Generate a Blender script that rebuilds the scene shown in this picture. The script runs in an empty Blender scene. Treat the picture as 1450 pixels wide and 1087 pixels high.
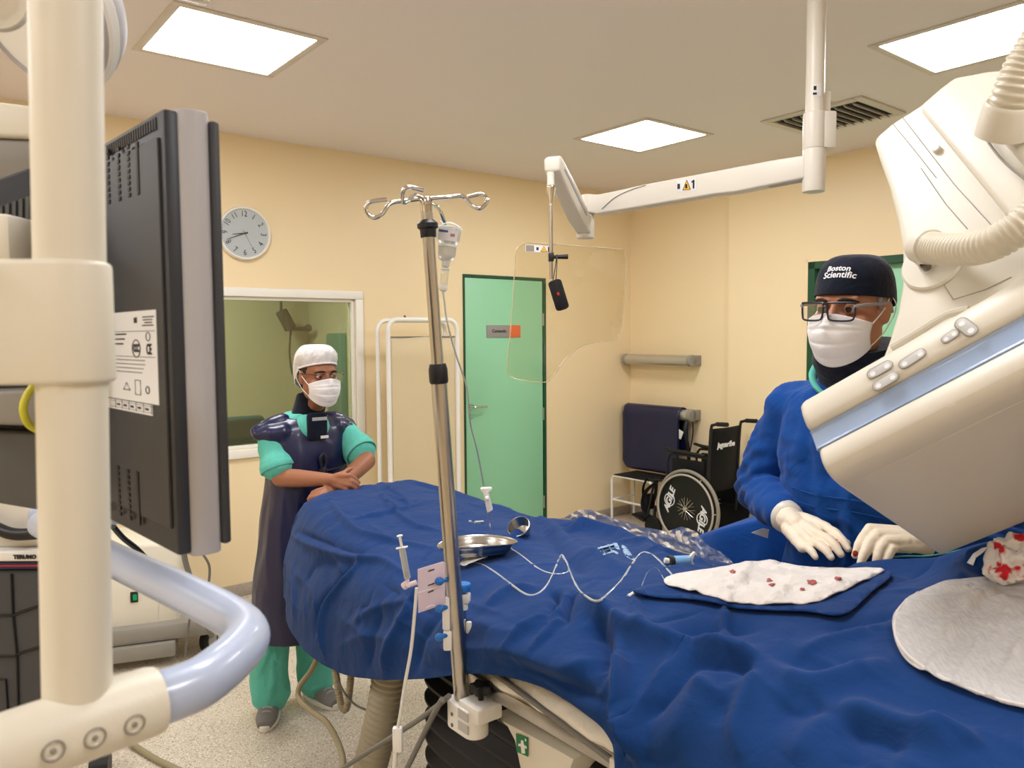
import bpy, bmesh, math, random
import numpy as np
from mathutils import Vector, Matrix, noise
from mathutils.bvhtree import BVHTree
random.seed(7)
R = math.radians
C = bpy.context.scene.collection
V = Vector

# ---------------------------------------------------------------- camera
CAMZ, FPX = 1.62, 1106.0
PITCH, ROLL, YAW = R(3.533), R(-.4124), R(51.35)
_c, _s, _cp, _sp = math.cos(ROLL), math.sin(ROLL), math.cos(PITCH), math.sin(PITCH)
RIGHT = V((_c, _s*_sp, _s*_cp)); UP = V((-_s, _c*_sp, _c*_cp)); FWD = V((0, _cp, -_sp))
EYE = V((0, 0, CAMZ))
UU = V((math.sin(YAW), math.cos(YAW), 0))      # along the left wall
NN = V((-math.cos(YAW), math.sin(YAW), 0))     # along the right wall
ZZ = V((0, 0, 1))

def ray(px, py):
    return RIGHT*((px-725)/FPX) + UP*((543.5-py)/FPX) + FWD
def P(px, py, Y):                 # survey helpers: a sight line met at a known distance, height or plane
    q = ray(px, py); return EYE + q*(Y/q.y)
def AtZ(px, py, z):
    q = ray(px, py); return EYE + q*((z-CAMZ)/q.z)
def AtPlane(px, py, o, n):
    q = ray(px, py); return EYE + q*((o-EYE).dot(n)/q.dot(n))
def W(u, n, z):
    return UU*u + NN*n + ZZ*z
def onU(px, py, u): return AtPlane(px, py, UU*u, UU)
def onN(px, py, n): return AtPlane(px, py, NN*n, NN)

cam_d = bpy.data.cameras.new('camera'); cam = bpy.data.objects.new('camera', cam_d); C.objects.link(cam)
M3 = Matrix((RIGHT, UP, -FWD)).transposed()
cam.matrix_world = Matrix.Translation(EYE) @ M3.to_4x4()
cam_d.sensor_width = 36; cam_d.lens = 36*FPX/1450; cam_d.clip_start = .02
cam_d.dof.use_dof = True; cam_d.dof.focus_distance = 2.5; cam_d.dof.aperture_fstop = 9.0
bpy.context.scene.camera = cam

# ---------------------------------------------------------------- materials
def lin(c):
    return tuple((x/255/12.92 if x <= 10 else ((x/255+.055)/1.055)**2.4) for x in c)
def mat(name, rgb, rough=.5, metal=0, bump=0, bscale=60, var=.05, vscale=6, spec=.5, trans=0, alpha=1, emit=0, sheen=0, coat=0, ior=1.45, stretch=None, wave=None, sss=0):
    m = bpy.data.materials.new(name); m.use_nodes = True
    nt = m.node_tree; b = nt.nodes['Principled BSDF']
    L = nt.links.new
    col = (*lin(rgb), 1)
    b.inputs['Base Color'].default_value = col
    b.inputs['Roughness'].default_value = rough
    b.inputs['Metallic'].default_value = metal
    b.inputs['Specular IOR Level'].default_value = spec
    b.inputs['Transmission Weight'].default_value = trans
    b.inputs['Alpha'].default_value = alpha
    b.inputs['IOR'].default_value = ior
    b.inputs['Sheen Weight'].default_value = sheen
    b.inputs['Coat Weight'].default_value = coat
    if sss:
        b.inputs['Subsurface Weight'].default_value = sss; b.inputs['Subsurface Radius'].default_value = (.012, .004, .002)
    tc = nt.nodes.new('ShaderNodeTexCoord'); mp = nt.nodes.new('ShaderNodeMapping'); L(tc.outputs['Object'], mp.inputs['Vector'])
    if stretch: mp.inputs['Scale'].default_value = stretch
    if var:
        n = nt.nodes.new('ShaderNodeTexNoise'); n.inputs['Scale'].default_value = vscale; n.inputs['Detail'].default_value = 4
        L(mp.outputs[0], n.inputs['Vector'])
        mx = nt.nodes.new('ShaderNodeMix'); mx.data_type = 'RGBA'
        mx.inputs['A'].default_value = (*[x*(1-var) for x in col[:3]], 1); mx.inputs['B'].default_value = (*[min(1, x*(1+var)) for x in col[:3]], 1)
        L(n.outputs['Fac'], mx.inputs['Factor']); L(mx.outputs['Result'], b.inputs['Base Color'])
    if bump:
        n2 = nt.nodes.new('ShaderNodeTexNoise'); n2.inputs['Scale'].default_value = bscale; n2.inputs['Detail'].default_value = 5
        L(mp.outputs[0], n2.inputs['Vector'])
        bp = nt.nodes.new('ShaderNodeBump'); bp.inputs['Strength'].default_value = bump; bp.inputs['Distance'].default_value = .01
        L(n2.outputs['Fac'], bp.inputs['Height']); L(bp.outputs['Normal'], b.inputs['Normal'])
    if emit:
        b.inputs['Emission Color'].default_value = col; b.inputs['Emission Strength'].default_value = emit
    return m

def cloth(name, rgb, fold=.25, fscale=14, weave=.12, wscale=420, sheen=.15, rough=.85, var=.08):
    m = mat(name, rgb, rough, sheen=sheen, var=var, vscale=5, spec=.2)
    nt = m.node_tree; L = nt.links.new; b = nt.nodes['Principled BSDF']
    tc = nt.nodes.new('ShaderNodeTexCoord')
    w = nt.nodes.new('ShaderNodeTexNoise'); w.inputs['Scale'].default_value = wscale; w.inputs['Detail'].default_value = 2; L(tc.outputs['Object'], w.inputs['Vector'])
    f = nt.nodes.new('ShaderNodeTexNoise'); f.inputs['Scale'].default_value = fscale; f.inputs['Detail'].default_value = 4; f.inputs['Distortion'].default_value = .6; L(tc.outputs['Object'], f.inputs['Vector'])
    if not weave: weave = 0.0
    b1 = nt.nodes.new('ShaderNodeBump'); b1.inputs['Strength'].default_value = fold; b1.inputs['Distance'].default_value = .02; L(f.outputs['Fac'], b1.inputs['Height'])
    b2 = nt.nodes.new('ShaderNodeBump'); b2.inputs['Strength'].default_value = weave; b2.inputs['Distance'].default_value = .002; L(w.outputs['Fac'], b2.inputs['Height'])
    L(b1.outputs[0], b2.inputs['Normal']); L((b2 if weave else b1).outputs[0], b.inputs['Normal'])
    return m

def floor_mat():
    m = mat('speckled vinyl', (206, 196, 180), .38, var=.04, vscale=1.5)
    nt = m.node_tree; L = nt.links.new; b = nt.nodes['Principled BSDF']
    base = b.inputs['Base Color'].links[0].from_socket
    tc = nt.nodes.new('ShaderNodeTexCoord')
    prev = base
    for sc, th, col in ((70, .30, (176, 160, 142)), (95, .26, (238, 232, 220)), (130, .22, (128, 112, 98)), (60, .16, (190, 150, 120))):
        v = nt.nodes.new('ShaderNodeTexVoronoi'); v.inputs['Scale'].default_value = sc
        mp = nt.nodes.new('ShaderNodeMapping'); mp.inputs['Location'].default_value = (sc*.13, sc*.07, .2); mp.inputs['Scale'].default_value = (1, 1, .5)
        L(tc.outputs['Object'], mp.inputs[0]); L(mp.outputs[0], v.inputs['Vector'])
        lt = nt.nodes.new('ShaderNodeMath'); lt.operation = 'LESS_THAN'; lt.inputs[1].default_value = th; L(v.outputs['Distance'], lt.inputs[0])
        mx = nt.nodes.new('ShaderNodeMix'); mx.data_type = 'RGBA'; mx.inputs['B'].default_value = (*lin(col), 1)
        L(lt.outputs[0], mx.inputs['Factor']); L(prev, mx.inputs['A']); prev = mx.outputs['Result']
    L(prev, b.inputs['Base Color'])
    return m

def glass_mat(name, tint, refl=.12, rough=.0, frost=0., fres=.5):
    m = bpy.data.materials.new(name); m.use_nodes = True; nt = m.node_tree; nt.nodes.clear(); L = nt.links.new
    o = nt.nodes.new('ShaderNodeOutputMaterial'); t = nt.nodes.new('ShaderNodeBsdfTransparent'); t.inputs[0].default_value = (*tint, 1)
    g = nt.nodes.new('ShaderNodeBsdfGlossy'); g.inputs['Roughness'].default_value = rough; g.inputs[0].default_value = (1, 1, 1, 1)
    lw = nt.nodes.new('ShaderNodeLayerWeight'); lw.inputs[0].default_value = .35
    mm = nt.nodes.new('ShaderNodeMath'); mm.operation = 'MULTIPLY_ADD'; mm.inputs[1].default_value = fres; mm.inputs[2].default_value = refl
    L(lw.outputs['Fresnel'], mm.inputs[0]); mm.use_clamp = True
    mx = nt.nodes.new('ShaderNodeMixShader'); L(mm.outputs[0], mx.inputs[0])
    last = t.outputs[0]
    if frost:
        d = nt.nodes.new('ShaderNodeBsdfDiffuse'); d.inputs[0].default_value = (.9, .9, .9, 1)
        m0 = nt.nodes.new('ShaderNodeMixShader'); m0.inputs[0].default_value = frost; L(last, m0.inputs[1]); L(d.outputs[0], m0.inputs[2]); last = m0.outputs[0]
    L(last, mx.inputs[1]); L(g.outputs[0], mx.inputs[2]); L(mx.outputs[0], o.inputs[0])
    return m

def emit_mat(name, rgb, s):
    m = bpy.data.materials.new(name); m.use_nodes = True; nt = m.node_tree; nt.nodes.clear()
    o = nt.nodes.new('ShaderNodeOutputMaterial'); e = nt.nodes.new('ShaderNodeEmission'); e.inputs[0].default_value = (*lin(rgb), 1); e.inputs[1].default_value = s
    nt.links.new(e.outputs[0], o.inputs[0]); return m

# ---------------------------------------------------------------- geometry
def frame(z, x=None):
    z = V(z).normalized(); x = V(x) if x is not None else (V((1, 0, 0)) if abs(z.x) < .8 else V((0, 1, 0)))
    y = z.cross(x).normalized(); x = y.cross(z)
    return Matrix((x, y, z)).transposed()
def axes(x, y, z): return Matrix((V(x), V(y), V(z))).transposed()
def smooth_path(pts, res=6, closed=False):
    pts = [V(p) for p in pts]; n = len(pts)
    if n < 3 or res <= 1: return pts
    out = []
    rng = range(n if closed else n-1)
    for i in rng:
        if closed: a, b, c, d = pts[(i-1) % n], pts[i], pts[(i+1) % n], pts[(i+2) % n]
        else: a, b, c, d = pts[max(i-1, 0)], pts[i], pts[i+1], pts[min(i+2, n-1)]
        for k in range(res):
            t = k/res
            out.append(.5*((2*b)+(c-a)*t+(2*a-5*b+4*c-d)*t*t+(3*b-a-3*c+d)*t**3))
    if not closed: out.append(pts[-1])
    return out
def lerps(vals, n):
    return [vals[min(int(t), len(vals)-2)]*(1-(t-min(int(t), len(vals)-2)))+vals[min(int(t), len(vals)-2)+1]*(t-min(int(t), len(vals)-2)) for t in [i*(len(vals)-1)/(n-1) for i in range(n)]]

class MB:
    def __init__(s): s.bm = bmesh.new()
    def merge(s, t, mi=0):
        for f in t.faces: f.material_index = mi
        me = bpy.data.meshes.new('t'); t.to_mesh(me); t.free(); s.bm.from_mesh(me); bpy.data.meshes.remove(me)
        return s
    def box(s, c, d, rot=None, bev=0, seg=2, mi=0):
        t = bmesh.new(); bmesh.ops.create_cube(t, size=1)
        bmesh.ops.scale(t, vec=V(d), verts=t.verts)
        if bev: bmesh.ops.bevel(t, geom=t.edges[:], offset=min(bev, min(d)*.49), segments=seg, affect='EDGES', profile=.5)
        m = Matrix.Translation(V(c)) @ ((rot if rot is not None else Matrix.Identity(3)).to_4x4())
        bmesh.ops.transform(t, matrix=m, verts=t.verts)
        return s.merge(t, mi)
    def cyl(s, p, q, r, r2=None, n=20, mi=0, bev=0):
        p, q = V(p), V(q); h = (q-p).length
        t = bmesh.new(); bmesh.ops.create_cone(t, cap_ends=True, segments=n, radius1=r, radius2=r if r2 is None else r2, depth=h)
        if bev:
            es = [e for e in t.edges if len(e.link_faces) == 2 and any(len(f.verts) > 4 for f in e.link_faces)]
            bmesh.ops.bevel(t, geom=es, offset=bev, segments=3, affect='EDGES', profile=.5)
        m = Matrix.Translation((p+q)/2) @ frame(q-p).to_4x4(); bmesh.ops.transform(t, matrix=m, verts=t.verts)
        return s.merge(t, mi)
    def tube(s, pts, r, n=10, res=6, closed=False, mi=0, rad=None, flat=1.0, up=None):
        pts = smooth_path(pts, res, closed); k = len(pts)
        rad = lerps(rad, k) if rad else [r]*k
        t = bmesh.new(); rings = []; x = None
        for i, p in enumerate(pts):
            if closed: d = pts[(i+1) % k]-pts[i-1]
            else: d = pts[min(i+1, k-1)]-pts[max(i-1, 0)]
            if d.length < 1e-9: d = V((0, 0, 1))
            d.normalize()
            if x is None:
                x = V(up) if up is not None else (V((0, 0, 1)) if abs(d.z) < .9 else V((1, 0, 0)))
            x = (x-d*x.dot(d))
            x = x.normalized() if x.length > 1e-6 else frame(d).col[0]
            y = d.cross(x)
            rings.append([t.verts.new(p+(x*math.cos(a)*flat+y*math.sin(a))*rad[i]) for a in [2*math.pi*j/n for j in range(n)]])
        for i in range(k if closed else k-1):
            A, B = rings[i], rings[(i+1) % k]
            for j in range(n): t.faces.new((A[j], A[(j+1) % n], B[(j+1) % n], B[j]))
        if not closed:
            t.faces.new(rings[0][::-1]); t.faces.new(rings[-1])
        return s.merge(t, mi)
    def lathe(s, o, ax, prof, n=28, mi=0, x=None, sq=1.0):
        F = frame(ax, x); t = bmesh.new(); o = V(o); rings = []
        for r, h in prof:
            rings.append([t.verts.new(o+F @ V((math.cos(a)*max(r, 1e-5), math.sin(a)*max(r, 1e-5)*sq, h))) for a in [2*math.pi*j/n for j in range(n)]])
        for A, B in zip(rings, rings[1:]):
            for j in range(n): t.faces.new((A[j], A[(j+1) % n], B[(j+1) % n], B[j]))
        t.faces.new(rings[0][::-1]); t.faces.new(rings[-1])
        bmesh.ops.recalc_face_normals(t, faces=t.faces)
        return s.merge(t, mi)
    def prism(s, pts, vec, bev=0, seg=3, mi=0):
        t = bmesh.new(); vec = V(vec); a = [t.verts.new(V(p)) for p in pts]; b = [t.verts.new(V(p)+vec) for p in pts]; n = len(pts)
        t.faces.new(a); t.faces.new(b[::-1])
        for i in range(n): t.faces.new((a[(i+1) % n], a[i], b[i], b[(i+1) % n]))
        bmesh.ops.recalc_face_normals(t, faces=t.faces)
        if bev:
            es = [e for e in t.edges if len(e.link_faces) == 2 and e.calc_face_angle(0) > .35]
            bmesh.ops.bevel(t, geom=es, offset=bev, segments=seg, affect='EDGES', profile=.5, clamp_overlap=True)
        return s.merge(t, mi)
    def sph(s, c, r, rot=None, mi=0, n=20):
        t = bmesh.new(); bmesh.ops.create_uvsphere(t, u_segments=n, v_segments=max(8, n*2//3), radius=1)
        r = (r, r, r) if isinstance(r, (int, float)) else r
        bmesh.ops.scale(t, vec=V(r), verts=t.verts)
        m = Matrix.Translation(V(c)) @ ((rot if rot is not None else Matrix.Identity(3)).to_4x4()); bmesh.ops.transform(t, matrix=m, verts=t.verts)
        return s.merge(t, mi)
    def cap(s, p, q, r, r2, n=14):             # tapered capsule
        s.sph(p, r, n=n); s.sph(q, r2, n=n)
        if (V(p)-V(q)).length > 1e-5: s.cyl(p, q, r, r2, n=n)
        return s
    def chain(s, pts, rads, n=14):
        for i in range(len(pts)-1): s.cap(pts[i], pts[i+1], rads[i], rads[i+1], n)
        return s
    def grid(s, f, nu, nv, mi=0, closeu=False):
        t = bmesh.new(); g = [[t.verts.new(f(i/(nu-(0 if closeu else 1)), j/(nv-1))) for j in range(nv)] for i in range(nu)]
        for i in range(nu if closeu else nu-1):
            for j in range(nv-1): t.faces.new((g[i][j], g[(i+1) % nu][j], g[(i+1) % nu][j+1], g[i][j+1]))
        return s.merge(t, mi)
    def loft(s, secs, n=32, mi=0, res=4, cap=True):   # secs: (centre, ax, ay, half a, half b, power)
        t = bmesh.new(); k = len(secs)
        C_ = smooth_path([q[0] for q in secs], res); m = len(C_)
        def lp(i): return [q[i] for q in secs]
        def curve(vals):
            o = smooth_path([V((v, 0, 0)) for v in vals], res); return [p.x for p in o]
        A, B, PW = curve(lp(3)), curve(lp(4)), curve([q[5] if len(q) > 5 else 2. for q in secs])
        X = smooth_path([V(q[1]) for q in secs], res); Y = smooth_path([V(q[2]) for q in secs], res)
        rings = []
        for i in range(m):
            ring = []
            for j in range(n):
                a = 2*math.pi*j/n; ca, sa = math.cos(a), math.sin(a); e = 2/PW[i]
                ring.append(t.verts.new(C_[i]+X[i]*(A[i]*math.copysign(abs(ca)**e, ca))+Y[i]*(B[i]*math.copysign(abs(sa)**e, sa))))
            rings.append(ring)
        for a, b in zip(rings, rings[1:]):
            for j in range(n): t.faces.new((a[j], a[(j+1) % n], b[(j+1) % n], b[j]))
        if cap: t.faces.new(rings[0][::-1]); t.faces.new(rings[-1])
        bmesh.ops.recalc_face_normals(t, faces=t.faces)
        return s.merge(t, mi)
    def mesh(s, name, sharp=38):
        me = bpy.data.meshes.new(name); s.bm.to_mesh(me); s.bm.free()
        fin(me, sharp); return me
    def build(s, name, m, parent=None, sharp=38):
        return link(name, s.mesh(name, sharp), m, parent)
    def blob(s, voxel=.006, smooth=4, fac=.5):       # fuse everything into one continuous skin
        me = bpy.data.meshes.new('b'); s.bm.to_mesh(me); s.bm.free()
        o = bpy.data.objects.new('b', me); C.objects.link(o)
        r = o.modifiers.new('r', 'REMESH'); r.mode = 'VOXEL'; r.voxel_size = voxel
        if smooth:
            q = o.modifiers.new('s', 'SMOOTH'); q.iterations = smooth; q.factor = fac
        dg = bpy.context.evaluated_depsgraph_get()
        out = bpy.data.meshes.new_from_object(o.evaluated_get(dg))
        bpy.data.objects.remove(o); bpy.data.meshes.remove(me)
        return out

def fin(me, sharp=38):
    if len(me.polygons):
        me.polygons.foreach_set('use_smooth', [True]*len(me.polygons))
        if sharp < 180: me.set_sharp_from_angle(angle=R(sharp))
    me.update()
def link(name, me, m, parent=None):
    me.name = name
    o = bpy.data.objects.new(name, me); C.objects.link(o)
    me.materials.clear()
    for x in (m if isinstance(m, (list, tuple)) else [m]): me.materials.append(x)
    if parent is not None:
        o.parent = parent
        if parent.parent is None: o.matrix_parent_inverse = Matrix.Translation(-parent.location)
    return o
def verts_np(me):
    a = np.empty(len(me.vertices)*3); me.vertices.foreach_get('co', a); return a.reshape(-1, 3)
def normals_np(me):
    a = np.empty(len(me.vertices)*3); me.vertices.foreach_get('normal', a); return a.reshape(-1, 3)
def set_np(me, a):
    me.vertices.foreach_set('co', np.ascontiguousarray(a).ravel()); me.update()
def wrinkle(me, amp, sc, seed=0, ridged=True, mask=None):
    co, no = verts_np(me), normals_np(me); sc = V(sc) if not isinstance(sc, (int, float)) else V((sc, sc, sc)); off = V((seed*3.7, seed*1.3, seed*.7))
    d = np.empty(len(co))
    for i, p in enumerate(co):
        q = V((p[0]*sc.x, p[1]*sc.y, p[2]*sc.z))+off
        q += noise.noise_vector(q*.7)*.5
        v = noise.noise(q)
        d[i] = (1-abs(v)*2.2)*.6+noise.noise(q*2.3)*.4 if ridged else v
    if mask is not None: d *= mask(co)
    set_np(me, co+no*(d*amp)[:, None])
def tag(o, label=None, cat=None, group=None, kind=None):
    if label: o['label'] = label
    if cat: o['category'] = cat
    if group: o['group'] = group
    if kind: o['kind'] = kind
    return o
def thing(name, label, cat, loc=(0, 0, 0), group=None):
    o = bpy.data.objects.new(name, None); C.objects.link(o); o.location = V(loc); o.empty_display_size = .05
    return tag(o, label, cat, group)
def struct(o): o['kind'] = 'structure'; return o
def copy_tree(o, parent=None, loc=None, rot=None, label=None):
    c = o.copy(); C.objects.link(c)
    if parent is not None: c.parent = parent
    if loc is not None: c.location = loc
    if rot is not None: c.rotation_euler = rot
    if label: c['label'] = label
    for ch in list(o.children): copy_tree(ch, c)
    return c
def text(body, size, o, x, y, m, parent=None, name='lettering', extrude=.0006, bold=0, shear=0, align='CENTER', wx=1):
    cu = bpy.data.curves.new('t', 'FONT'); cu.body = body; cu.size = size; cu.extrude = extrude; cu.offset = bold; cu.shear = shear
    cu.align_x = align; cu.align_y = 'CENTER'; cu.resolution_u = 3
    to = bpy.data.objects.new('t', cu); C.objects.link(to)
    dg = bpy.context.evaluated_depsgraph_get()
    me = bpy.data.meshes.new_from_object(to.evaluated_get(dg)); bpy.data.objects.remove(to); bpy.data.curves.remove(cu)
    x, y = V(x).normalized(), V(y).normalized(); z = x.cross(y)
    me.transform(Matrix.Translation(V(o)) @ axes(x, y, z).to_4x4() @ Matrix.Diagonal((wx, 1, 1, 1)))
    if m is None: return me
    return link(name, me, m, parent)

CREAM = mat('cream equipment paint', (224, 219, 203), .42, var=.02, bump=.03, bscale=300)
WHITE = mat('white plastic', (236, 235, 230), .4, var=.02)
OFFW = mat('off white enamel', (220, 215, 203), .35, var=.02)
BLUEGREY = mat('pale blue grey vinyl', (178, 190, 214), .3, var=.03, coat=.3)
STEEL = mat('brushed steel', (190, 186, 178), .28, 1, var=.1, vscale=30, stretch=(1, 1, .05))
CHROME = mat('polished chrome', (215, 213, 208), .12, 1, var=.03)
DSTEEL = mat('dark steel', (110, 108, 104), .35, 1)
BLACK = mat('black plastic', (22, 22, 24), .45, var=.1)
RUBBER = mat('black rubber', (16, 16, 18), .7, bump=.1, bscale=200)
CHAR = mat('charcoal plastic', (58, 60, 64), .5, var=.05, bump=.08, bscale=700)
CHAR2 = mat('dark charcoal plastic', (44, 47, 53), .45, var=.05)
LGREY = mat('light grey plastic', (176, 174, 176), .5, var=.03, bump=.06, bscale=600)
GREY = mat('grey plastic', (140, 136, 128), .5, var=.04)
DGREY = mat('dark grey paint', (86, 86, 84), .5, var=.06)
INK = mat('black ink', (35, 35, 40), .6, var=0)
WINK = mat('white ink', (240, 240, 242), .6, var=0)
LABEL = mat('white sticker', (226, 226, 226), .45, var=.02)
SILVER = mat('silver sticker', (190, 190, 188), .4, var=.05)
YEL = mat('warning yellow', (236, 178, 40), .5, var=0)
ORANGE = mat('orange enamel', (228, 108, 62), .5, var=.02)
GREENSIGN = mat('green sign', (22, 122, 72), .5, var=.02)
HOSE = mat('beige ribbed hose', (206, 199, 180), .35, var=.04)
CABLE = mat('beige cable', (150, 140, 110), .5, var=.1)
GCABLE = mat('grey cable', (120, 118, 112), .5, var=.1)
# ---------------------------------------------------------------- the room
D, UC, H = 4.837, 5.24, 2.858
U0, N0 = -2.6, -2.8
WALLM = mat('cream wall paint', (243, 223, 183), .42, var=.02, vscale=1.2, bump=.05, bscale=9)
CEILM = mat('warm white ceiling paint', (234, 227, 227), .6, var=.015, vscale=1)
FLOORM = floor_mat()
BASEM = mat('grey vinyl coving', (176, 164, 150), .45, var=.25, vscale=60)
FRAMEW = mat('white window frame', (240, 238, 230), .4, var=.02)
DOORM = mat('mint green door laminate', (150, 212, 172), .4, var=.025, vscale=2)
DFRAME = mat('dark green door frame', (28, 78, 52), .45, var=.06)
DGLASS = glass_mat('greenish lead glass', (.56, .60, .52), .10)

def wbox(mb, u, n, z, bev=0, mi=0):
    mb.box(W((u[0]+u[1])/2, (n[0]+n[1])/2, (z[0]+z[1])/2), (abs(u[1]-u[0]), abs(n[1]-n[0]), abs(z[1]-z[0])), axes(UU, NN, ZZ), bev, mi=mi); return mb
struct(wbox(MB(), (U0-.1, UC+.1), (N0-.1, D+2.4), (-.1, 0)).build('floor', FLOORM))
struct(wbox(MB(), (U0-.1, UC+.1), (N0-.1, D+.12), (H, H+.1)).build('ceiling', CEILM))
# left wall with the opening of the control-room window and the door recess
WU0, WU1, WZ0, WZ1 = .95, 2.50, .925, 1.874
DU0, DU1, DZ = 3.40, 4.22, 2.085
mb = MB()
for u, z in (((U0-.1, WU0), (0, H)), ((WU0, WU1), (0, WZ0)), ((WU0, WU1), (WZ1, H)), ((WU1, DU0), (0, H)), ((DU0, DU1), (DZ, H)), ((DU1, UC+.1), (0, H))):
    wbox(mb, u, (D, D+.12), z)
struct(mb.build('wall_left', WALLM))
# right wall with a shallow step and a door opening
RD0, RD1, RDZ = 3.07, 1.45, 2.13
mb = MB()
wbox(mb, (UC, UC+.1), (3.756, D+.12), (0, H)); wbox(mb, (UC-.05, UC+.1), (RD0, 3.756), (0, H)); wbox(mb, (UC-.05, UC+.1), (RD1, RD0), (RDZ, H)); wbox(mb, (UC-.05, UC+.1), (N0-.1, RD1), (0, H))
struct(mb.build('wall_right', WALLM))
struct(wbox(MB(), (U0-.1, U0), (N0-.1, D+.12), (0, H)).build('wall_back', WALLM))
struct(wbox(MB(), (U0-.1, UC+.1), (N0-.1, N0), (0, H)).build('wall_front', WALLM))
mb = MB(); wbox(mb, (U0, DU0-.01), (D-.012, D), (0, .08), .004); wbox(mb, (DU1+.01, UC), (D-.012, D), (0, .08), .004)
struct(mb.build('baseboard_left', BASEM))
mb = MB(); wbox(mb, (UC-.012, UC), (3.756, D-.012), (0, .08), .004); wbox(mb, (UC-.062, UC-.05), (RD0+.05, 3.756), (0, .08), .004)
struct(mb.build('baseboard_right', BASEM))
# control-room window
wn = bpy.data.objects.new('window_1', None); C.objects.link(wn); struct(wn); wn.location = W((WU0+WU1)/2, D, WZ0)
tag(wn, 'wide interior window in a white frame looking into the control room')
mb = MB(); fw = .055
for u, z in (((WU0-fw, WU1+fw), (WZ1, WZ1+fw)), ((WU0-fw, WU1+fw), (WZ0-fw, WZ0)), ((WU0-fw, WU0), (WZ0, WZ1)), ((WU1, WU1+fw), (WZ0, WZ1))):
    wbox(mb, u, (D-.025, D-.002), z, .006)
for u, z in (((WU0, WU1), (WZ1-.02, WZ1)), ((WU0, WU1), (WZ0, WZ0+.02)), ((WU0, WU0+.02), (WZ0, WZ1)), ((WU1-.02, WU1), (WZ0, WZ1))):
    wbox(mb, u, (D, D+.06), z, .003)
mb.build('window_frame', FRAMEW, wn)
wbox(MB(), (WU0+.02, WU1-.02), (D+.028, D+.038), (WZ0+.02, WZ1-.02)).build('pane', DGLASS, wn)
# control room behind the glass
OLIVE = mat('control room wall paint', (196, 194, 176), .7, var=.04, vscale=2)
mb = MB()
wbox(mb, (-.2, 3.2), (D+2.3, D+2.4), (0, 2.6)); wbox(mb, (-.3, -.2), (D+.12, D+2.4), (0, 2.6)); wbox(mb, (3.2, 3.3), (D+.12, D+2.4), (0, 2.6)); wbox(mb, (-.3, 3.3), (D+.12, D+2.4), (2.6, 2.7))
struct(mb.build('wall_control_room', OLIVE))
la = bpy.data.lights.new('control room fill', 'AREA'); la.energy = 90; la.size = .5; la.color = (1, .95, .8)  # unseen fill light, added to brighten the room behind the glass
lo = bpy.data.objects.new('control_room_fill', la); C.objects.link(lo); lo.location = W(1.6, D+1.2, 2.58)
t = thing('office_chair', 'teal upholstered chair seen through the control room glass', 'chair', W(1.90, D+.62, 0))
TEAL = cloth('teal upholstery', (24, 84, 96))
mb = MB(); mb.box(W(1.90, D+.72, .83), (.46, .09, .46), axes(UU, NN, ZZ), .06, 4); mb.build('backrest', TEAL, t)
mb = MB(); mb.box(W(1.90, D+.5, .52), (.48, .46, .1), axes(UU, NN, ZZ), .04, 3); mb.build('seat', TEAL, t)
for sx in (-1, 1):
    mb = MB(); mb.tube([W(1.90+sx*.27, D+.66, .55), W(1.90+sx*.29, D+.64, .74), W(1.90+sx*.29, D+.4, .74), W(1.90+sx*.27, D+.38, .55)], .015, 8); mb.build('armrest', BLACK, t)
mb = MB(); mb.cyl(W(1.90, D+.5, .08), W(1.90, D+.5, .49), .03)
for k in range(5):
    a = k*2*math.pi/5; mb.cyl(W(1.90, D+.5, .1), W(1.90+.25*math.cos(a), D+.5+.25*math.sin(a), .03), .02, .015)
mb.build('base', BLACK, t)
t = thing('window_reflection_shape', 'dark reflection in the control room glass above the woman, modelled as an object', 'modelled reflection', W(2.35, D+2.3, 1.9))  # a reflection in the pane, built as solid shapes behind it
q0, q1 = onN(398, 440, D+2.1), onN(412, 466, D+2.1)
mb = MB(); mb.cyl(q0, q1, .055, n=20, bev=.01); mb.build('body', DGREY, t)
mb = MB(); mb.cyl(q1, q1+UU*.16+ZZ*.01, .018); mb.sph(q1+UU*.17+ZZ*.012, .035); mb.cyl(q1+UU*.17, q1+UU*.17+NN*.22, .015); mb.build('bracket', DGREY, t)  # stem of the modelled reflection, not a real bracket
mb = MB(); mb.tube([q0, onN(398, 420, D+2.1), onN(397, 380, D+2.1)], .012, 8); mb.tube([q1, onN(410, 500, D+2.1), onN(414, 530, D+2.1)], .010, 8); mb.build('cable', DGREY, t)  # thin lines of the same modelled reflection
mb = MB(); wbox(mb, (2.80, 3.05), (D+.5, D+1.1), (0, 1.65), .02); tag(mb.build('filing_cabinet', mat('teal cabinet paint', (60, 110, 96), .5)), 'tall teal cabinet behind the right end of the window', 'cabinet')

def door(name, u, z, plane, sgn):
    pass
# the mint green door on the left wall
d1 = bpy.data.objects.new('door_1', None); C.objects.link(d1); struct(d1); d1.location = W((DU0+DU1)/2, D, 0)
tag(d1, 'mint green door with a small grey and orange sign')
mb = MB(); wbox(mb, (DU0, DU0+.012), (D-.012, D+.1), (0, DZ)); wbox(mb, (DU1-.03, DU1), (D-.012, D+.1), (0, DZ)); wbox(mb, (DU0, DU1), (D-.012, D+.1), (DZ-.022, DZ))
mb.build('door_frame', DFRAME, d1)
wbox(MB(), (DU0+.012, DU1-.036), (D-.008, D+.03), (.005, DZ-.026), .003).build('door_leaf', DOORM, d1)
mb = MB()
for z in (.25, .98, 1.75): mb.cyl(W(DU1-.033, D-.014, z-.05), W(DU1-.033, D-.014, z+.05), .007, n=10)
mb.build('hinge', STEEL, d1)
hu = onN(668, 576, D-.02); hU, hz = hu.dot(UU), hu.z
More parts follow.
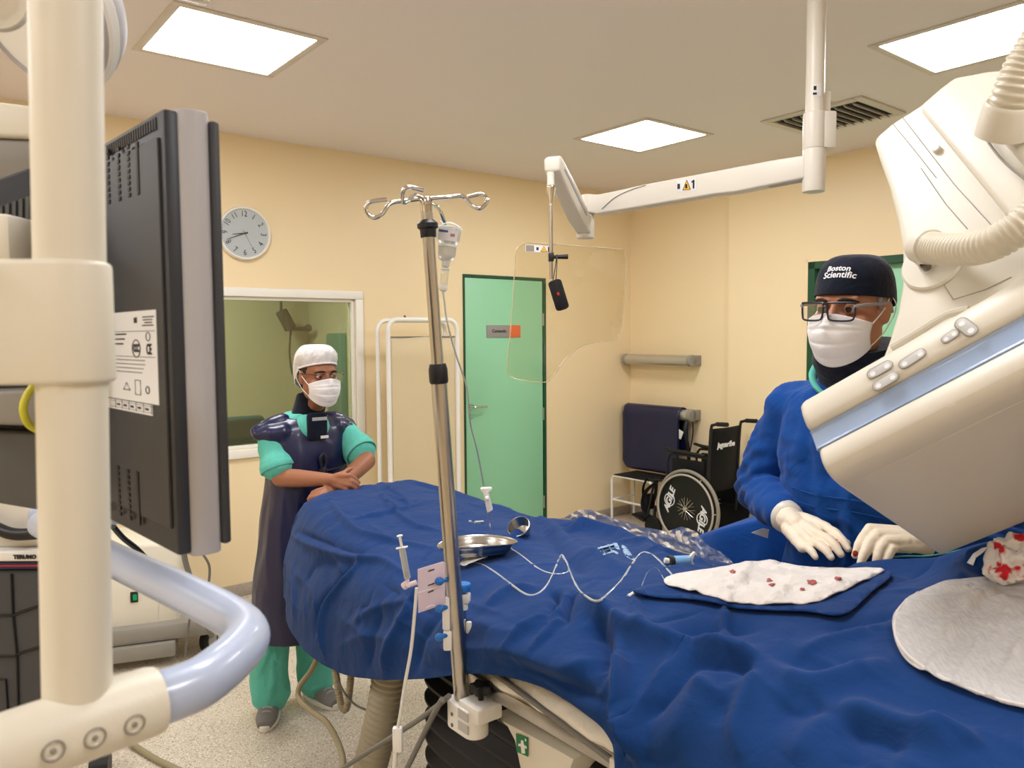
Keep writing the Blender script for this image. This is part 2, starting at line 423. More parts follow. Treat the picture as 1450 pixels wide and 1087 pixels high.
mb = MB(); mb.cyl(W(hU, D-.008, hz), W(hU, D-.02, hz), .024); mb.cyl(W(hU, D-.015, hz), W(hU, D-.06, hz), .009)
mb.tube([W(hU, D-.055, hz), W(hU+.03, D-.06, hz), W(hU+.115, D-.058, hz)], .009, 10)
mb.cyl(W(hU, D-.008, hz-.075), W(hU, D-.016, hz-.075), .018)
mb.build('door_handle', CHROME, d1)
p0, p1, p2 = onN(689, 456, D-.012), onN(724, 470, D-.012), onN(737, 481, D-.012)
zc = (onN(689, 456, D-.012).z+onN(689, 482, D-.012).z)/2; hh = .048
ua, ub, uc_ = p0.dot(UU), onN(721, 470, D-.012).dot(UU), onN(737, 470, D-.012).dot(UU)
sg = wbox(MB(), (ua, ub), (D-.014, D-.008), (zc-hh, zc+hh), .001).build('door_sign', mat('grey sign plate', (150, 146, 142), .4), d1)
wbox(MB(), (ub, uc_), (D-.014, D-.008), (zc-hh, zc+hh), .001).build('sign_stripe', ORANGE, sg)
text('Comando', .035, W((ua+ub)/2+.01, D-.0155, zc+.002), UU, ZZ, INK, sg, bold=.0006)
# the second mint green door behind the man
d2 = bpy.data.objects.new('door_2', None); C.objects.link(d2); struct(d2); d2.location = W(UC, (RD0+RD1)/2, 0)
tag(d2, 'green door in a dark green frame on the far right wall')
mb = MB(); wbox(mb, (UC-.062, UC+.06), (RD0-.05, RD0), (0, RDZ)); wbox(mb, (UC-.062, UC+.06), (RD1, RD1+.05), (0, RDZ)); wbox(mb, (UC-.062, UC+.06), (RD1, RD0), (RDZ-.05, RDZ))
mb.build('door_frame', DFRAME, d2)
wbox(MB(), (UC+.0, UC+.04), (RD1+.05, RD0-.05), (.005, RDZ-.05), .003).build('door_leaf', DOORM, d2)
mb = MB(); hz = 1.05; mb.cyl(W(UC, RD1+.12, hz), W(UC-.05, RD1+.12, hz), .01); mb.cyl(W(UC-.05, RD1+.12, hz), W(UC-.05, RD1+.24, hz), .009); mb.build('door_handle', CHROME, d2)
mb = MB(); wbox(mb, (UC-.066, UC-.05), (RD0, RD0+.018), (0, RDZ+.018)); wbox(mb, (UC-.066, UC-.05), (RD1-.018, RD0+.018), (RDZ, RDZ+.018)); wbox(mb, (UC-.066, UC-.05), (RD1-.018, RD1), (0, RDZ))
struct(mb.build('trim_1', WALLM))

# ceiling light panels and vents
PANEL = emit_mat('light panel', (252, 251, 253), 27.5)
TRIMM = mat('ceiling light trim', (214, 206, 194), .5, var=.01)
def light(u, n, lab, w=.545):
    t = thing('ceiling_light', lab, 'ceiling light', W(u+w/2, n+w/2, H), 'square ceiling light panels')
    mb = MB(); f = .035
    for uu, nn_ in (((u-f, u+w+f), (n-f, n)), ((u-f, u+w+f), (n+w, n+w+f)), ((u-f, u), (n, n+w)), ((u+w, u+w+f), (n, n+w))): wbox(mb, uu, nn_, (H-.006, H+.0), .002)
    mb.build('frame', TRIMM, t)
    mb = MB(); wbox(mb, (u, u+w), (n, n+w), (H-.004, H-.0005)); mb.build('diffuser', PANEL, t)
light(.912, 3.106, 'bright square ceiling light panel over the wall clock, beside the vent corner')
light(3.478, 3.09, 'smallest looking square ceiling light panel, above the hanging clear shield')
light(3.40, 1.155, 'bright square ceiling light panel above the white x-ray arm')
light(.912, 1.155, 'square ceiling light panel directly above the foot of the draped table')
light(.912, -.8, 'square ceiling light panel behind the viewpoint')
light(-1.65, 1.155, 'square ceiling light panel behind the monitors')
light(-1.65, 3.106, 'square ceiling light panel left of the frame, unseen, added to brighten the pole')  # out of view on the panel grid, added to brighten the foreground pole
light(-1.65, -.8, 'square ceiling light panel behind the viewpoint, unseen, added to brighten the handle frame')  # another unseen panel, added for more light on the pole
VENTM = mat('vent white paint', (214, 208, 196), .5)
VDARK = mat('vent interior', (52, 54, 60), .7)
def vent(u, n, wu, wn_, lab, ns=11):
    t = thing('ceiling_vent', lab, 'ceiling vent', W(u+wu/2, n+wn_/2, H), 'ceiling vents')
    mb = MB(); f = .05
    for a, b in (((u, u+wu), (n, n+f)), ((u, u+wu), (n+wn_-f, n+wn_)), ((u, u+f), (n+f, n+wn_-f)), ((u+wu-f, u+wu), (n+f, n+wn_-f))): wbox(mb, a, b, (H-.012, H), .004)
    mb.build('frame', VENTM, t)
    wbox(MB(), (u+f, u+wu-f), (n+f, n+wn_-f), (H-.003, H)).build('backing', VDARK, t)
    mb = MB(); k = ns
    for i in range(k):
        nn_ = n+f+(wn_-2*f)*(i+.5)/k
        mb.box(W(u+wu/2, nn_, H-.016), (wu-2*f, .026, .003), axes(UU, (NN*.6+ZZ*.8), (NN*-.8+ZZ*.6)))
    mb.build('louver', VENTM, t)
vent(4.03, 2.10, .50, .61, 'square ceiling vent with dark slats beside the hanging shield post', 10)
vent(.52, 2.45, .46, .58, 'pale ceiling vent touching the corner of the left light panel')

# clock
ck = onN(347, 330, D-.03); cu, cz = ck.dot(UU), ck.z
t = thing('wall_clock', 'round white wall clock above the control room window', 'clock', ck)
rc = .163
mb = MB(); mb.lathe(W(cu, D, cz), -NN, [(rc-.01, 0), (rc, .004), (rc, .03), (rc-.005, .037), (rc-.013, .037), (rc-.018, .02)], 48); mb.build('rim', WHITE, t)
mb = MB(); mb.lathe(W(cu, D, cz), -NN, [(rc-.014, .0), (rc-.014, .0206)], 48); mb.build('dial', mat('clock face', (206, 212, 216), .3, var=.02), t)
for k in range(1, 13):
    a = R(90-30*k); r = .118
    x = UU*math.sin(R(30*k)+math.pi/2)  # numerals lean with the hour
    ang = -R(30*k) if 3 < k < 9 else -R(30*k)
    xa = UU*math.cos(ang)+ZZ*math.sin(ang); ya = -UU*math.sin(ang)+ZZ*math.cos(ang)
    if 4 <= k <= 8: xa, ya = -xa, -ya
    text(str(k), .05, W(cu, D-.0212, cz)+UU*(r*math.cos(a))+ZZ*(r*math.sin(a)), xa, ya, INK, t, name='numeral', wx=.8)
def hand_bar(ang, l, w, off, name):
    d = UU*math.sin(R(ang))+ZZ*math.cos(R(ang)); e = d.cross(NN)
    o = W(cu, D-off, cz)
    MB().prism([o-d*.02-e*w, o+d*l-e*w*.5, o+d*l+e*w*.5, o-d*.02+e*w], -NN*.001).build(name, INK, t)
hand_bar(262, .075, .0035, .022, 'hour_hand'); hand_bar(248, .118, .0028, .024, 'minute_hand'); hand_bar(152, .10, .0009, .026, 'second_hand')
MB().cyl(W(cu, D-.018, cz), W(cu, D-.027, cz), .005, n=12).build('hub', INK, t)
mb = MB(); mb.lathe(W(cu, D-.030, cz), -NN-ZZ*.0127, [(.0, 0), (rc-.016, 0), (rc-.016, .002), (0, .002)], 48); mb.build('glass', glass_mat('clock glass', (.97, .98, .98), .03, fres=.2), t)
# ---------------------------------------------------------------- draped operating table
DRAPE = cloth('royal blue surgical cotton', (14, 53, 108), .30, 14, 0, 500, .06, .9, .08)
secs = [  # (s, [(u, z) from the near hem over the top to the far hem])
 (2.93, [(1.20, .60), (1.21, .66), (1.26, .73), (1.36, .77), (1.48, .79), (1.60, .77), (1.66, .70), (1.68, .62)]),
 (2.90, [(1.17, .61), (1.18, .75), (1.24, .88), (1.36, .93), (1.48, .94), (1.60, .93), (1.68, .86), (1.70, .65)]),
 (2.80, [(1.14, .62), (1.15, .80), (1.22, .975), (1.33, 1.015), (1.48, 1.02), (1.62, 1.015), (1.72, .975), (1.75, .68)]),
 (2.60, [(1.06, .62), (1.08, .81), (1.16, .985), (1.28, 1.025), (1.46, 1.03), (1.62, 1.02), (1.72, .99), (1.76, .68)]),
 (2.30, [(.99, .635), (1.015, .82), (1.09, .98), (1.24, 1.02), (1.44, 1.03), (1.60, 1.02), (1.72, .985), (1.75, .7)]),
 (2.00, [(.955, .675), (.975, .84), (1.04, .975), (1.20, 1.02), (1.40, 1.03), (1.58, 1.015), (1.69, .975), (1.73, .7)]),
 (1.75, [(.935, .745), (.95, .875), (1.01, .985), (1.17, 1.03), (1.38, 1.045), (1.56, 1.035), (1.68, 1.01), (1.72, .7)]),
 (1.50, [(.925, .835), (.94, .925), (.985, .995), (1.14, 1.045), (1.36, 1.065), (1.54, 1.045), (1.67, 1.005), (1.71, .7)]),
 (1.28, [(.915, .925), (.925, .97), (.965, 1.02), (1.11, 1.07), (1.32, 1.09), (1.52, 1.06), (1.65, 1.005), (1.70, .7)]),
 (1.12, [(.910, .968), (.915, .995), (.95, 1.04), (1.10, 1.09), (1.30, 1.11), (1.50, 1.07), (1.63, 1.02), (1.68, .7)]),
 (.97, [(.905, .978), (.908, 1.0), (.94, 1.045), (1.08, 1.10), (1.28, 1.125), (1.49, 1.09), (1.61, 1.045), (1.67, .7)]),
 (.862, [(.893, .955), (.90, .995), (.935, 1.045), (1.07, 1.10), (1.27, 1.13), (1.48, 1.105), (1.61, 1.065), (1.67, .7)]),
 (.826, [(.868, .84), (.876, .93), (.92, 1.04), (1.06, 1.10), (1.26, 1.135), (1.48, 1.115), (1.61, 1.08), (1.67, .7)]),
 (.80, [(.85, .62), (.86, .86), (.915, 1.04), (1.06, 1.105), (1.26, 1.14), (1.47, 1.13), (1.61, 1.095), (1.67, .7)]),
 (.65, [(.84, .60), (.85, .86), (.91, 1.04), (1.06, 1.115), (1.25, 1.155), (1.46, 1.165), (1.59, 1.15), (1.66, .7)]),
 (.50, [(.83, .60), (.845, .86), (.905, 1.045), (1.06, 1.12), (1.25, 1.17), (1.45, 1.215), (1.56, 1.225), (1.65, .75)]),
 (.25, [(.82, .60), (.84, .86), (.90, 1.05), (1.06, 1.135), (1.25, 1.185), (1.44, 1.245), (1.55, 1.26), (1.64, .75)]),
 (-.1, [(.82, .60), (.84, .86), (.90, 1.05), (1.06, 1.15), (1.26, 1.19), (1.46, 1.23), (1.58, 1.22), (1.66, .7)]),
 (-.5, [(.82, .60), (.84, .86), (.90, 1.05), (1.06, 1.15), (1.26, 1.19), (1.48, 1.19), (1.62, 1.12), (1.68, .7)]),
]
def cr1(A, n):                    # Catmull-Rom along axis 0
    k = len(A); t = np.linspace(0, k-1, n); i = np.minimum(t.astype(int), k-2); f = (t-i)[:, None, None]
    a, b, c, d = A[np.maximum(i-1, 0)], A[i], A[i+1], A[np.minimum(i+2, k-1)]
    return .5*(2*b+(c-a)*f+(2*a-5*b+4*c-d)*f**2+(3*b-a-3*c+d)*f**3)
ctrl = np.array([[tuple(W(u, s, z)) for u, z in row] for s, row in secs])
NA, NB = 620, 330
G = cr1(ctrl, NA); G = cr1(G.transpose(1, 0, 2).copy(), NB).transpose(1, 0, 2).copy()   # NA x NB x 3
FACES = [(i*NB+j, i*NB+j+1, (i+1)*NB+j+1, (i+1)*NB+j) for i in range(NA-1) for j in range(NB-1)]
BV = BVHTree.FromPolygons([V(p) for p in G.reshape(-1, 3)], FACES)
def cast(px, py, bv=None, lift=0.0):
    h = (bv or BV).ray_cast(EYE, ray(px, py).normalized())
    if h[0] is None: return None
    return h[0] - ray(px, py).normalized()*lift
def gnorm(G):
    du = np.gradient(G, axis=0); dv = np.gradient(G, axis=1); n = np.cross(dv, du); n /= np.linalg.norm(n, axis=2)[:, :, None]+1e-12
    return n
def seg_dist(X, pl):
    best = np.full(len(X), 1e9); side = np.zeros(len(X)); tt = np.zeros(len(X)); L = len(pl)-1
    for k in range(L):
        a, b = pl[k], pl[k+1]; ab = b-a; q = max(ab@ab, 1e-12)
        t = np.clip((X-a)@ab/q, 0, 1); c = a+t[:, None]*ab; d = np.linalg.norm(X-c, axis=1)
        m = d < best; best[m] = d[m]; tt[m] = (k+t[m])/L
    return best, tt
def surf_line(pts):
    q = [cast(*p) for p in smooth_path([(x, y, 0) for x, y in pts], 4) for p in [(p.x, p.y)]]
    return np.array([tuple(x) for x in q if x is not None])
X = G.reshape(-1, 3).copy(); NR = gnorm(G).reshape(-1, 3)
NR *= np.sign(NR[:, 2:3]*2+ (-NR @ np.array(UU))[:, None])   # outward: up, or towards the near side
disp = np.zeros(len(X)); lift = np.zeros(len(X))
def fold(pts, amp, w, w2=None, taper=.25):
    pl = surf_line(pts)
    if len(pl) < 2: return
    d, t = seg_dist(X, pl)
    e = np.clip(np.minimum(t, 1-t)/taper, 0, 1) if taper else 1
    e = .25+.75*e
    global disp
    disp = disp + (1.7 if w <= .0121 else 1.25)*amp*e*np.exp(-(d/w)**1.45)
def tent(pts, amp, w, taper=.2):
    pl = surf_line(pts)
    if len(pl) < 2: return
    d, t = seg_dist(X, pl); e = np.clip(np.minimum(t, 1-t)/taper, 0, 1) if taper else 1
    global lift
    lift = lift + amp*e*np.exp(-np.abs(d/w)**1.4)
# fold creases of the unfolded cloth and long soft ridges
for pts, amp, w in (
 ([(403, 751), (431, 767), (464, 780), (507, 793), (541, 795), (575, 813)], .011, .010),
 ([(420, 752), (470, 772), (520, 786)], -.007, .012),
 ([(515, 794), (484, 827), (464, 858), (458, 895), (461, 930)], .012, .011),
 ([(500, 800), (474, 832), (452, 862), (446, 900)], -.008, .012),
 ([(467, 707), (484, 733), (507, 753), (541, 764), (612, 778)], .010, .011),
 ([(498, 737), (552, 728), (598, 713)], .009, .010),
 ([(544, 687), (581, 716)], .009, .009),
 ([(535, 693), (558, 724), (587, 744), (621, 753)], .009, .010),
 ([(547, 952), (555, 915), (587, 852), (600, 830)], .016, .020),
 ([(520, 950), (530, 900), (545, 850)], -.010, .022),
 ([(590, 950), (600, 905), (640, 850)], -.010, .02),
 ([(410, 900), (420, 860), (412, 800)], .008, .02),
 ([(430, 830), (450, 800), (480, 795)], -.006, .02),
 ([(500, 880), (540, 858), (600, 850)], .007, .014),
 ([(480, 915), (520, 900), (560, 905)], .006, .016),
 ([(660, 875), (720, 900), (780, 880)], .008, .018),
 ([(720, 920), (752, 888), (790, 870)], .009, .010),
 ([(755, 925), (780, 893), (800, 876)], .008, .009),
 ([(672, 918), (730, 925), (800, 950), (860, 925)], .014, .020),
 ([(680, 938), (740, 945), (800, 968), (850, 990)], -.016, .016),
 ([(690, 860), (720, 838), (760, 836)], .012, .016),
 ([(776, 880), (790, 850), (780, 838)], -.016, .012), ([(800, 885), (806, 858), (812, 842)], -.014, .012), ([(789, 876), (797, 855), (798, 842)], .010, .008),
 ([(825, 848), (849, 865), (880, 888), (918, 903), (959, 916), (982, 913)], .030, .024),
 ([(840, 880), (862, 905), (868, 950)], -.035, .028),
 ([(871, 890), (878, 950), (895, 1030), (908, 1075)], .034, .014),
 ([(982, 915), (1032, 925), (1075, 941)], .024, .018),
 ([(985, 935), (1040, 945), (1070, 958)], -.016, .014),
 ([(991, 925), (955, 970), (912, 1024)], -.018, .018),
 ([(1075, 945), (1058, 985), (1044, 1030), (1057, 1075)], .014, .016),
 ([(1045, 955), (1030, 985), (1020, 1030)], -.010, .02),
 ([(975, 960), (1020, 985), (1045, 960)], .010, .014),
 ([(1085, 945), (1140, 972), (1206, 962), (1264, 945)], .020, .030),
 ([(1100, 935), (1160, 945), (1230, 935)], -.010, .022),
 ([(1189, 1012), (1222, 1016), (1284, 1036), (1326, 1053), (1355, 1078)], .020, .022),
 ([(1190, 1030), (1240, 1045), (1290, 1065)], -.016, .022),
 ([(1310, 1038), (1350, 1046), (1390, 1065)], .012, .012),
 ([(1120, 1080), (1150, 1040), (1180, 1015)], .010, .024),
 ([(1020, 920), (1028, 880), (1035, 850)], .008, .008),
 ([(898, 845), (905, 880), (915, 900)], .008, .008),
 ([(1130, 930), (1180, 905), (1250, 890)], .010, .016),
 ([(1170, 900), (1230, 880), (1270, 872)], -.007, .014),
 ([(950, 905), (1000, 890), (1080, 893)], -.012, .022),
 ([(1100, 1000), (1140, 1010), (1170, 1000)], -.012, .025),
 ([(940, 1060), (980, 1000), (1000, 960)], .008, .02),
): fold(pts, amp, w)
tent([(690, 792), (727, 768), (765, 743), (825, 781), (889, 812)], .026, .030)
tent([(812, 752), (836, 735), (862, 748), (900, 772), (950, 800)], .024, .026)
tent([(690, 716), (730, 727), (765, 741)], .008, .03, 0)
fold([(765, 748), (800, 790), (830, 815)], -.012, .02)
fold([(800, 745), (815, 770), (850, 790)], -.014, .02)
fold([(900, 785), (960, 795), (1000, 805)], .008, .012); fold([(880, 770), (930, 784), (980, 797)], .008, .010)
fold([(1390, 800), (1400, 815), (1405, 830)], -.012, .012); fold([(1372, 795), (1388, 786), (1420, 776)], .010, .012); fold([(1355, 800), (1362, 815), (1366, 826)], .008, .008)
# small random creases pressed into the cotton
rnd = random.Random(11)
Gi = X.reshape(NA, NB, 3)
for _ in range(150):
    i0, j0 = rnd.randrange(20, NA-40), rnd.randrange(8, NB-60); an = rnd.uniform(0, math.pi); ln_ = rnd.uniform(14, 46)
    pts_ = []
    for k_ in range(6):
        f_ = k_/5-.5; bend_ = rnd.uniform(-2, 2)
        ii = int(min(NA-1, max(0, i0+ln_*1.3*f_*math.cos(an)+bend_))); jj = int(min(NB-1, max(0, j0+ln_*f_*math.sin(an)-bend_))); pts_.append(Gi[ii, jj])
    pl = np.array(pts_); c_ = pl.mean(axis=0); near = np.where(np.abs(X-c_).max(axis=1) < .30)[0]
    d_, t_ = seg_dist(X[near], pl); e_ = np.clip(np.minimum(t_, 1-t_)/.3, 0, 1); w_ = rnd.uniform(.006, .012); s_ = rnd.choice((1, 1, -1))
    disp[near] += s_*rnd.uniform(.0025, .006)*e_*np.exp(-(d_/w_)**1.4)
# fine crumple everywhere
XS = X.reshape(NA, NB, 3)[::2, ::2].reshape(-1, 3)
nz = np.array([noise.noise(V(p)*8)*.6+noise.noise(V(p)*16+V((4, 2, 7)))*.35+noise.noise(V((p[0]*30, p[1]*30, p[2]*30)))*.12 for p in XS])
nz = np.repeat(np.repeat(nz.reshape(NA//2, NB//2), 2, 0), 2, 1).ravel()
disp = disp+nz*.0075
X2 = X+NR*disp[:, None]; X2[:, 2] += lift
# the cloth hangs forward of its own short hem from the big corner fold on
me = bpy.data.meshes.new('drape'); me.from_pydata([tuple(p) for p in X2], [], FACES); fin(me, 180)
drape = link('surgical_drape', me, DRAPE)
sm = drape.modifiers.new('s', 'SMOOTH'); sm.factor = .5; sm.iterations = 1
so = drape.modifiers.new('t', 'SOLIDIFY'); so.thickness = .0025; so.offset = -1
tag(drape, 'large creased royal blue surgical drape covering the operating table', 'surgical drape')
BV2 = BVHTree.FromPolygons([V(p) for p in X2], FACES)
def on_drape(px, py, lift=.002): 
    p = cast(px, py, BV2)
    return None if p is None else p+ZZ*lift
def drape_z(u, n, dflt=1.05):
    h = BV2.ray_cast(W(u, n, 3), -ZZ); return h[0].z if h[0] is not None else dflt

# operating table
ot = thing('operating_table', 'cream operating table with steel side rail and black pleated column under the blue drape', 'operating table', W(1.35, 1.5, 0))
mb = MB(); wbox(mb, (1.12, 1.60), (-.4, 2.3), (.945, .975), .012); mb.build('tabletop', CREAM, ot)
RU = .945
mb = MB(); wbox(mb, (RU-.006, RU+.006), (.70, 1.40), (.875, .905), .002)
mb.build('side_rail', STEEL, ot)
mb = MB(); wbox(mb, (RU+.02, RU+.12), (.72, 1.44), (.868, .90), .008); wbox(mb, (RU+.02, RU+.05), (.60, .96), (.89, .935), .006)
mb.build('rail_frame', CREAM, ot)
mb = MB(); e0 = W(RU+.012, .83, .915); mb.cyl(e0, e0-UU*.04, .012, n=16); mb.cyl(W(RU-.01, .86, .885), W(RU-.03, .86, .885), .01); mb.box(W(RU-.012, .885, .893), (.02, .03, .03), axes(UU, NN, ZZ), .004)
mb.build('end_bracket', OFFW, ot)
mb = MB(); mb.tube([W(RU+.008, 1.46, .93), W(RU+.006, 1.3, .928), W(RU, 1.15, .918), W(RU-.006, 1.0, .905), W(RU-.01, .9, .895)], .006, 8); mb.build('cable', GCABLE, ot)
# curved bracket panel with a green pictogram
q = [(695, 1012), (707, 1017), (719, 1029), (729, 1048), (737, 1087), (742, 1110), (770, 1110), (800, 1105), (812, 1075), (790, 1062), (760, 1046), (730, 1030)]
mb = MB(); mb.prism([onU(x, y, RU+.03) for x, y in q], UU*.12, .004); mb.build('bracket_panel', CREAM, ot)
gs = [onU(x, y, RU+.028) for x, y in ((731, 1038), (748, 1044), (748, 1071), (732, 1064))]
mb = MB(); mb.prism(gs, -UU*.001); pg = mb.build('pictogram_plate', GREENSIGN, ot)
gx, gy = (gs[1]-gs[0]), (gs[0]-gs[3])
def gp(a, b): return gs[3]+gx*a+gy*b-UU*.0015
mb = MB(); mb.prism([gp(.45, .05), (gp(.75, .1)), gp(.72, .4), gp(.9, .38), gp(.9, .52), gp(.68, .55), gp(.62, .78), gp(.45, .75), gp(.42, .55), gp(.2, .5), gp(.2, .38), gp(.42, .4)], -UU*.0006)
mb.prism([gp(.78, .78), gp(.88, .78), gp(.88, .92), gp(.78, .92)], -UU*.0006); mb.build('pictogram', WINK, pg)
# pleated column cover
BEL = mat('black pleated vinyl', (14, 14, 15), .55, bump=.05, bscale=120)
mb = MB(); prof = []
zz = .02
while zz < .86:
    prof += [(zz, 0), (zz+.022, .022), (zz+.03, .022)]; zz += .052
def belf(i, j):
    k = i*(len(prof)-1); a = min(int(k), len(prof)-2); f = k-a
    z = prof[a][0]*(1-f)+prof[a+1][0]*f; o = prof[a][1]*(1-f)+prof[a+1][1]*f
    th = 2*math.pi*j; e = 2/6.
    cu_, su_ = math.cos(th), math.sin(th)
    return W(1.33+(.27+o)*math.copysign(abs(cu_)**e, cu_), 1.28+(.47+o)*math.copysign(abs(su_)**e, su_), z)
mb.grid(belf, len(prof), 90); mb.build('column_bellows', BEL, ot, sharp=30)
mb = MB(); wbox(mb, (.95, 1.7), (.6, 1.9), (0, .03), .01); mb.build('base_plate', DGREY, ot)
# white under-sheet bulging out between drape and rail
SHEET = cloth('white crinkled sheet', (238, 232, 218), .35, 30, .05, 300, 0, .6)
top = [(672, 962), (700, 968), (738, 968), (790, 992), (840, 1020), (880, 1042), (912, 1080), (940, 1130)]
low = [(690, 985), (720, 990), (765, 1013), (800, 1025), (845, 1048), (872, 1062), (905, 1105), (925, 1140)]
def shf(i, j):
    k = i*(len(top)-1); a = min(int(k), len(top)-2); f = k-a
    t_ = V((top[a][0]*(1-f)+top[a+1][0]*f, top[a][1]*(1-f)+top[a+1][1]*f, 0)); l_ = V((low[a][0]*(1-f)+low[a+1][0]*f, low[a][1]*(1-f)+low[a+1][1]*f, 0))
    pt = onU(t_.x, t_.y-22, RU+.035); pl = onU(l_.x, l_.y, RU+.03)
    p = pt*(1-j)+pl*j
    n_ = noise.noise(p*18)*.6+(1-abs(noise.noise(p*11+V((3, 1, 2)))))*.7
    return p-UU*(math.sin(j*math.pi)**.7*.034*(.6+n_*.5))
mb = MB(); mb.grid(shf, 90, 26); o = mb.build('under_sheet', SHEET, ot, sharp=180); so = o.modifiers.new('t', 'SOLIDIFY'); so.thickness = .002

# ---------------------------------------------------------------- IV pole
ivb = AtPlane(655, 1004, UU*.915, UU)
ivt = P(603, 284, ivb.y-.02)
iv = thing('iv_pole', 'leaning stainless steel IV pole clamped to the table rail', 'IV pole', ivb)
ax = (ivt-ivb).normalized()
def ivp(py):    # point of the pole at a picture height
    a, b = 0., 1.3
    for _ in range(40):
        m = (a+b)/2; q = ivb+ax*m-EYE; y = 543.5-FPX*q.dot(UP)/q.dot(FWD)
        if y > py: a = m
        else: b = m
    return ivb+ax*m
mb = MB(); mb.cyl(ivb-ax*.03, ivp(528), .0165, n=28); mb.build('lower_tube', STEEL, iv)
mb = MB(); mb.cyl(ivp(530), ivp(300), .0125, n=28); mb.build('upper_tube', STEEL, iv)
mb = MB(); a = ivp(543); h = (ivp(515)-a).length; mb.lathe(a, ax, [(.0165, 0), (.0185, .002), (.0195, .006), (.0195, h*.72), (.0165, h), (.0125, h)], 28); mb.build('lower_collar', BLACK, iv)
mb = MB(); a = ivp(336); h = (ivp(311)-a).length; mb.lathe(a, ax, [(.0125, 0), (.0155, .0), (.0165, h*.45), (.021, h*.55), (.021, h*.78), (.0165, h*.9), (.0125, h)], 28); mb.build('upper_collar', BLACK, iv)
mb = MB(); a = ivp(312); mb.cyl(a, ivp(290), .0125, n=24); b = ivp(288); mb.cyl(ivp(291), ivp(279), .0135, .012, n=24, bev=.003); mb.build('head_cap', CHROME, iv)
Yt = ivt.y
def hook(pts, name='hook'):
    mb = MB(); mb.tube([P(x, y, Yt+dy) for x, y, dy in pts], .0042, 10, 8); return mb.build(name, CHROME, iv)
hook([(600, 281, 0), (575, 284, -.01), (553, 288, -.03), (541, 303, -.04), (528, 308, -.045), (518, 297, -.05), (524, 286, -.05), (548, 282, -.045)])
hook([(610, 281, 0), (635, 279, .01), (655, 278, .03), (667, 290, .04), (680, 295, .045), (690, 284, .05), (682, 275, .05), (662, 279, .045)])
hook([(600, 281, 0), (588, 276, -.03), (578, 284, -.07), (571, 286, -.09), (570, 273, -.1), (578, 265, -.1), (599, 269, -.08)])
hook([(608, 288, 0), (618, 292, .03), (624, 300, .07), (628, 310, .1), (630, 318, .12), (626, 313, .13)])
# rail clamp
mb = MB()
cl = [W(.915-.03, 0, 0), W(.915+.035, 0, 0)]
nb = ivb.dot(NN)
pts = []
for k in range(9):
    a = math.pi/2+math.pi*k/8; pts.append(W(.918+.03*math.sin(a-math.pi/2-math.pi/2)*1.0, nb+.0, 0))
def rr(u0, u1, n0, n1, r, z, k=6):
    o = []
    for (cx_, cy_, a0) in ((u1-r, n1-r, 0), (u0+r, n1-r, 90), (u0+r, n0+r, 180), (u1-r, n0+r, 270)):
        for i in range(k+1):
            a = R(a0+90*i/k); o.append(W(cx_+r*math.cos(a), cy_+r*math.sin(a), z))
    return o
zb = onU(655, 1044, .885).z; zt = onU(655, 996, .9).z
mb = MB(); mb.prism(rr(.885, .94, nb-.075, nb+.03, .026, zb), ZZ*(zt-zb), .004); wbox(mb, (.89, .952), (nb-.09, nb-.02), (zt-.02, zt+.012), .004)
clamp = mb.build('rail_clamp', WHITE, iv)
for z0, z1 in ((zt-.020, zt-.001), (zt-.046, zt-.028)):
    wbox(MB(), (.8835, .886), (nb-.062, nb-.028), (z0, z1)).build('rating_label', SILVER, clamp)
mb = MB()
for z in (zt-.024, zb+.012): mb.cyl(W(.886, nb-.005, z), W(.8835, nb-.005, z), .004, n=12)
mb.build('clamp_screw', DSTEEL, clamp)
kb = W(.925, nb-.052, zt+.012)
mb = MB(); mb.cyl(kb, kb+ZZ*.018, .006)
star = [kb+ZZ*.016+UU*((.021+.004*math.cos(5*a))*math.cos(a))+NN*((.021+.004*math.cos(5*a))*math.sin(a)) for a in [2*math.pi*i/40 for i in range(40)]]
mb.prism(star, ZZ*.018, .003, 2); mb.build('star_knob', BLACK, iv)
# ---------------------------------------------------------------- foreground handle frame with the cream pole
def lerpP(a, b, t): return V(a)*(1-t)+V(b)*t
HZ = 1.345
pb = AtZ(112, 985, HZ)                               # foot of the pole on the elbow
t = thing('monitor_handle_frame', 'cream vertical pole with a clamp and a pale blue curved grab handle', 'handle frame', pb)
Yp = pb.y
rp = 44.5/FPX*Yp
ptilt = V((.024, 0, 1))
mb = MB(); mb.cyl(pb-V((-.0073, .016, .034)), pb+ptilt*.85-V((-.008, .016, 0)), rp, n=48, bev=.006); mb.build('pole', CREAM, t)
ca, cb_ = P(96, 540, Yp), P(96, 374, Yp); cz0, cz1 = ca.z, cb_.z; cxp = pb.x
pfoot = pb.copy(); pb = pb+ptilt*((cz0+cz1)/2-pb.z)-V((-.008, .016, 0))
mb = MB()
ro = rp*1.2
o = []
for k in range(25):
    a = R(-90+180*k/24); o.append(V((pb.x+ro*math.cos(a), pb.y+ro*math.sin(a), cz0)))
o += [V((pb.x-.16, pb.y+ro, cz0)), V((pb.x-.16, pb.y-ro, cz0))]
mb.prism(o, ZZ*(cz1-cz0), .004); cl = mb.build('clamp', CREAM, t)
mb = MB()
mb.box(V((pb.x-.075, pb.y-ro-.001, (cz0+cz1)/2)), (.055, .006, (cz1-cz0)*.62), None, .002); mb.build('clamp_inset', BLUEGREY, cl)
mb = MB()
mb.tube([V((pb.x-.15, pb.y-ro-.002, cz1-.012)), V((pb.x-.055, pb.y-ro-.002, cz1-.012)), V((pb.x-.035, pb.y-ro-.001, cz1-.006))], .004, 8)
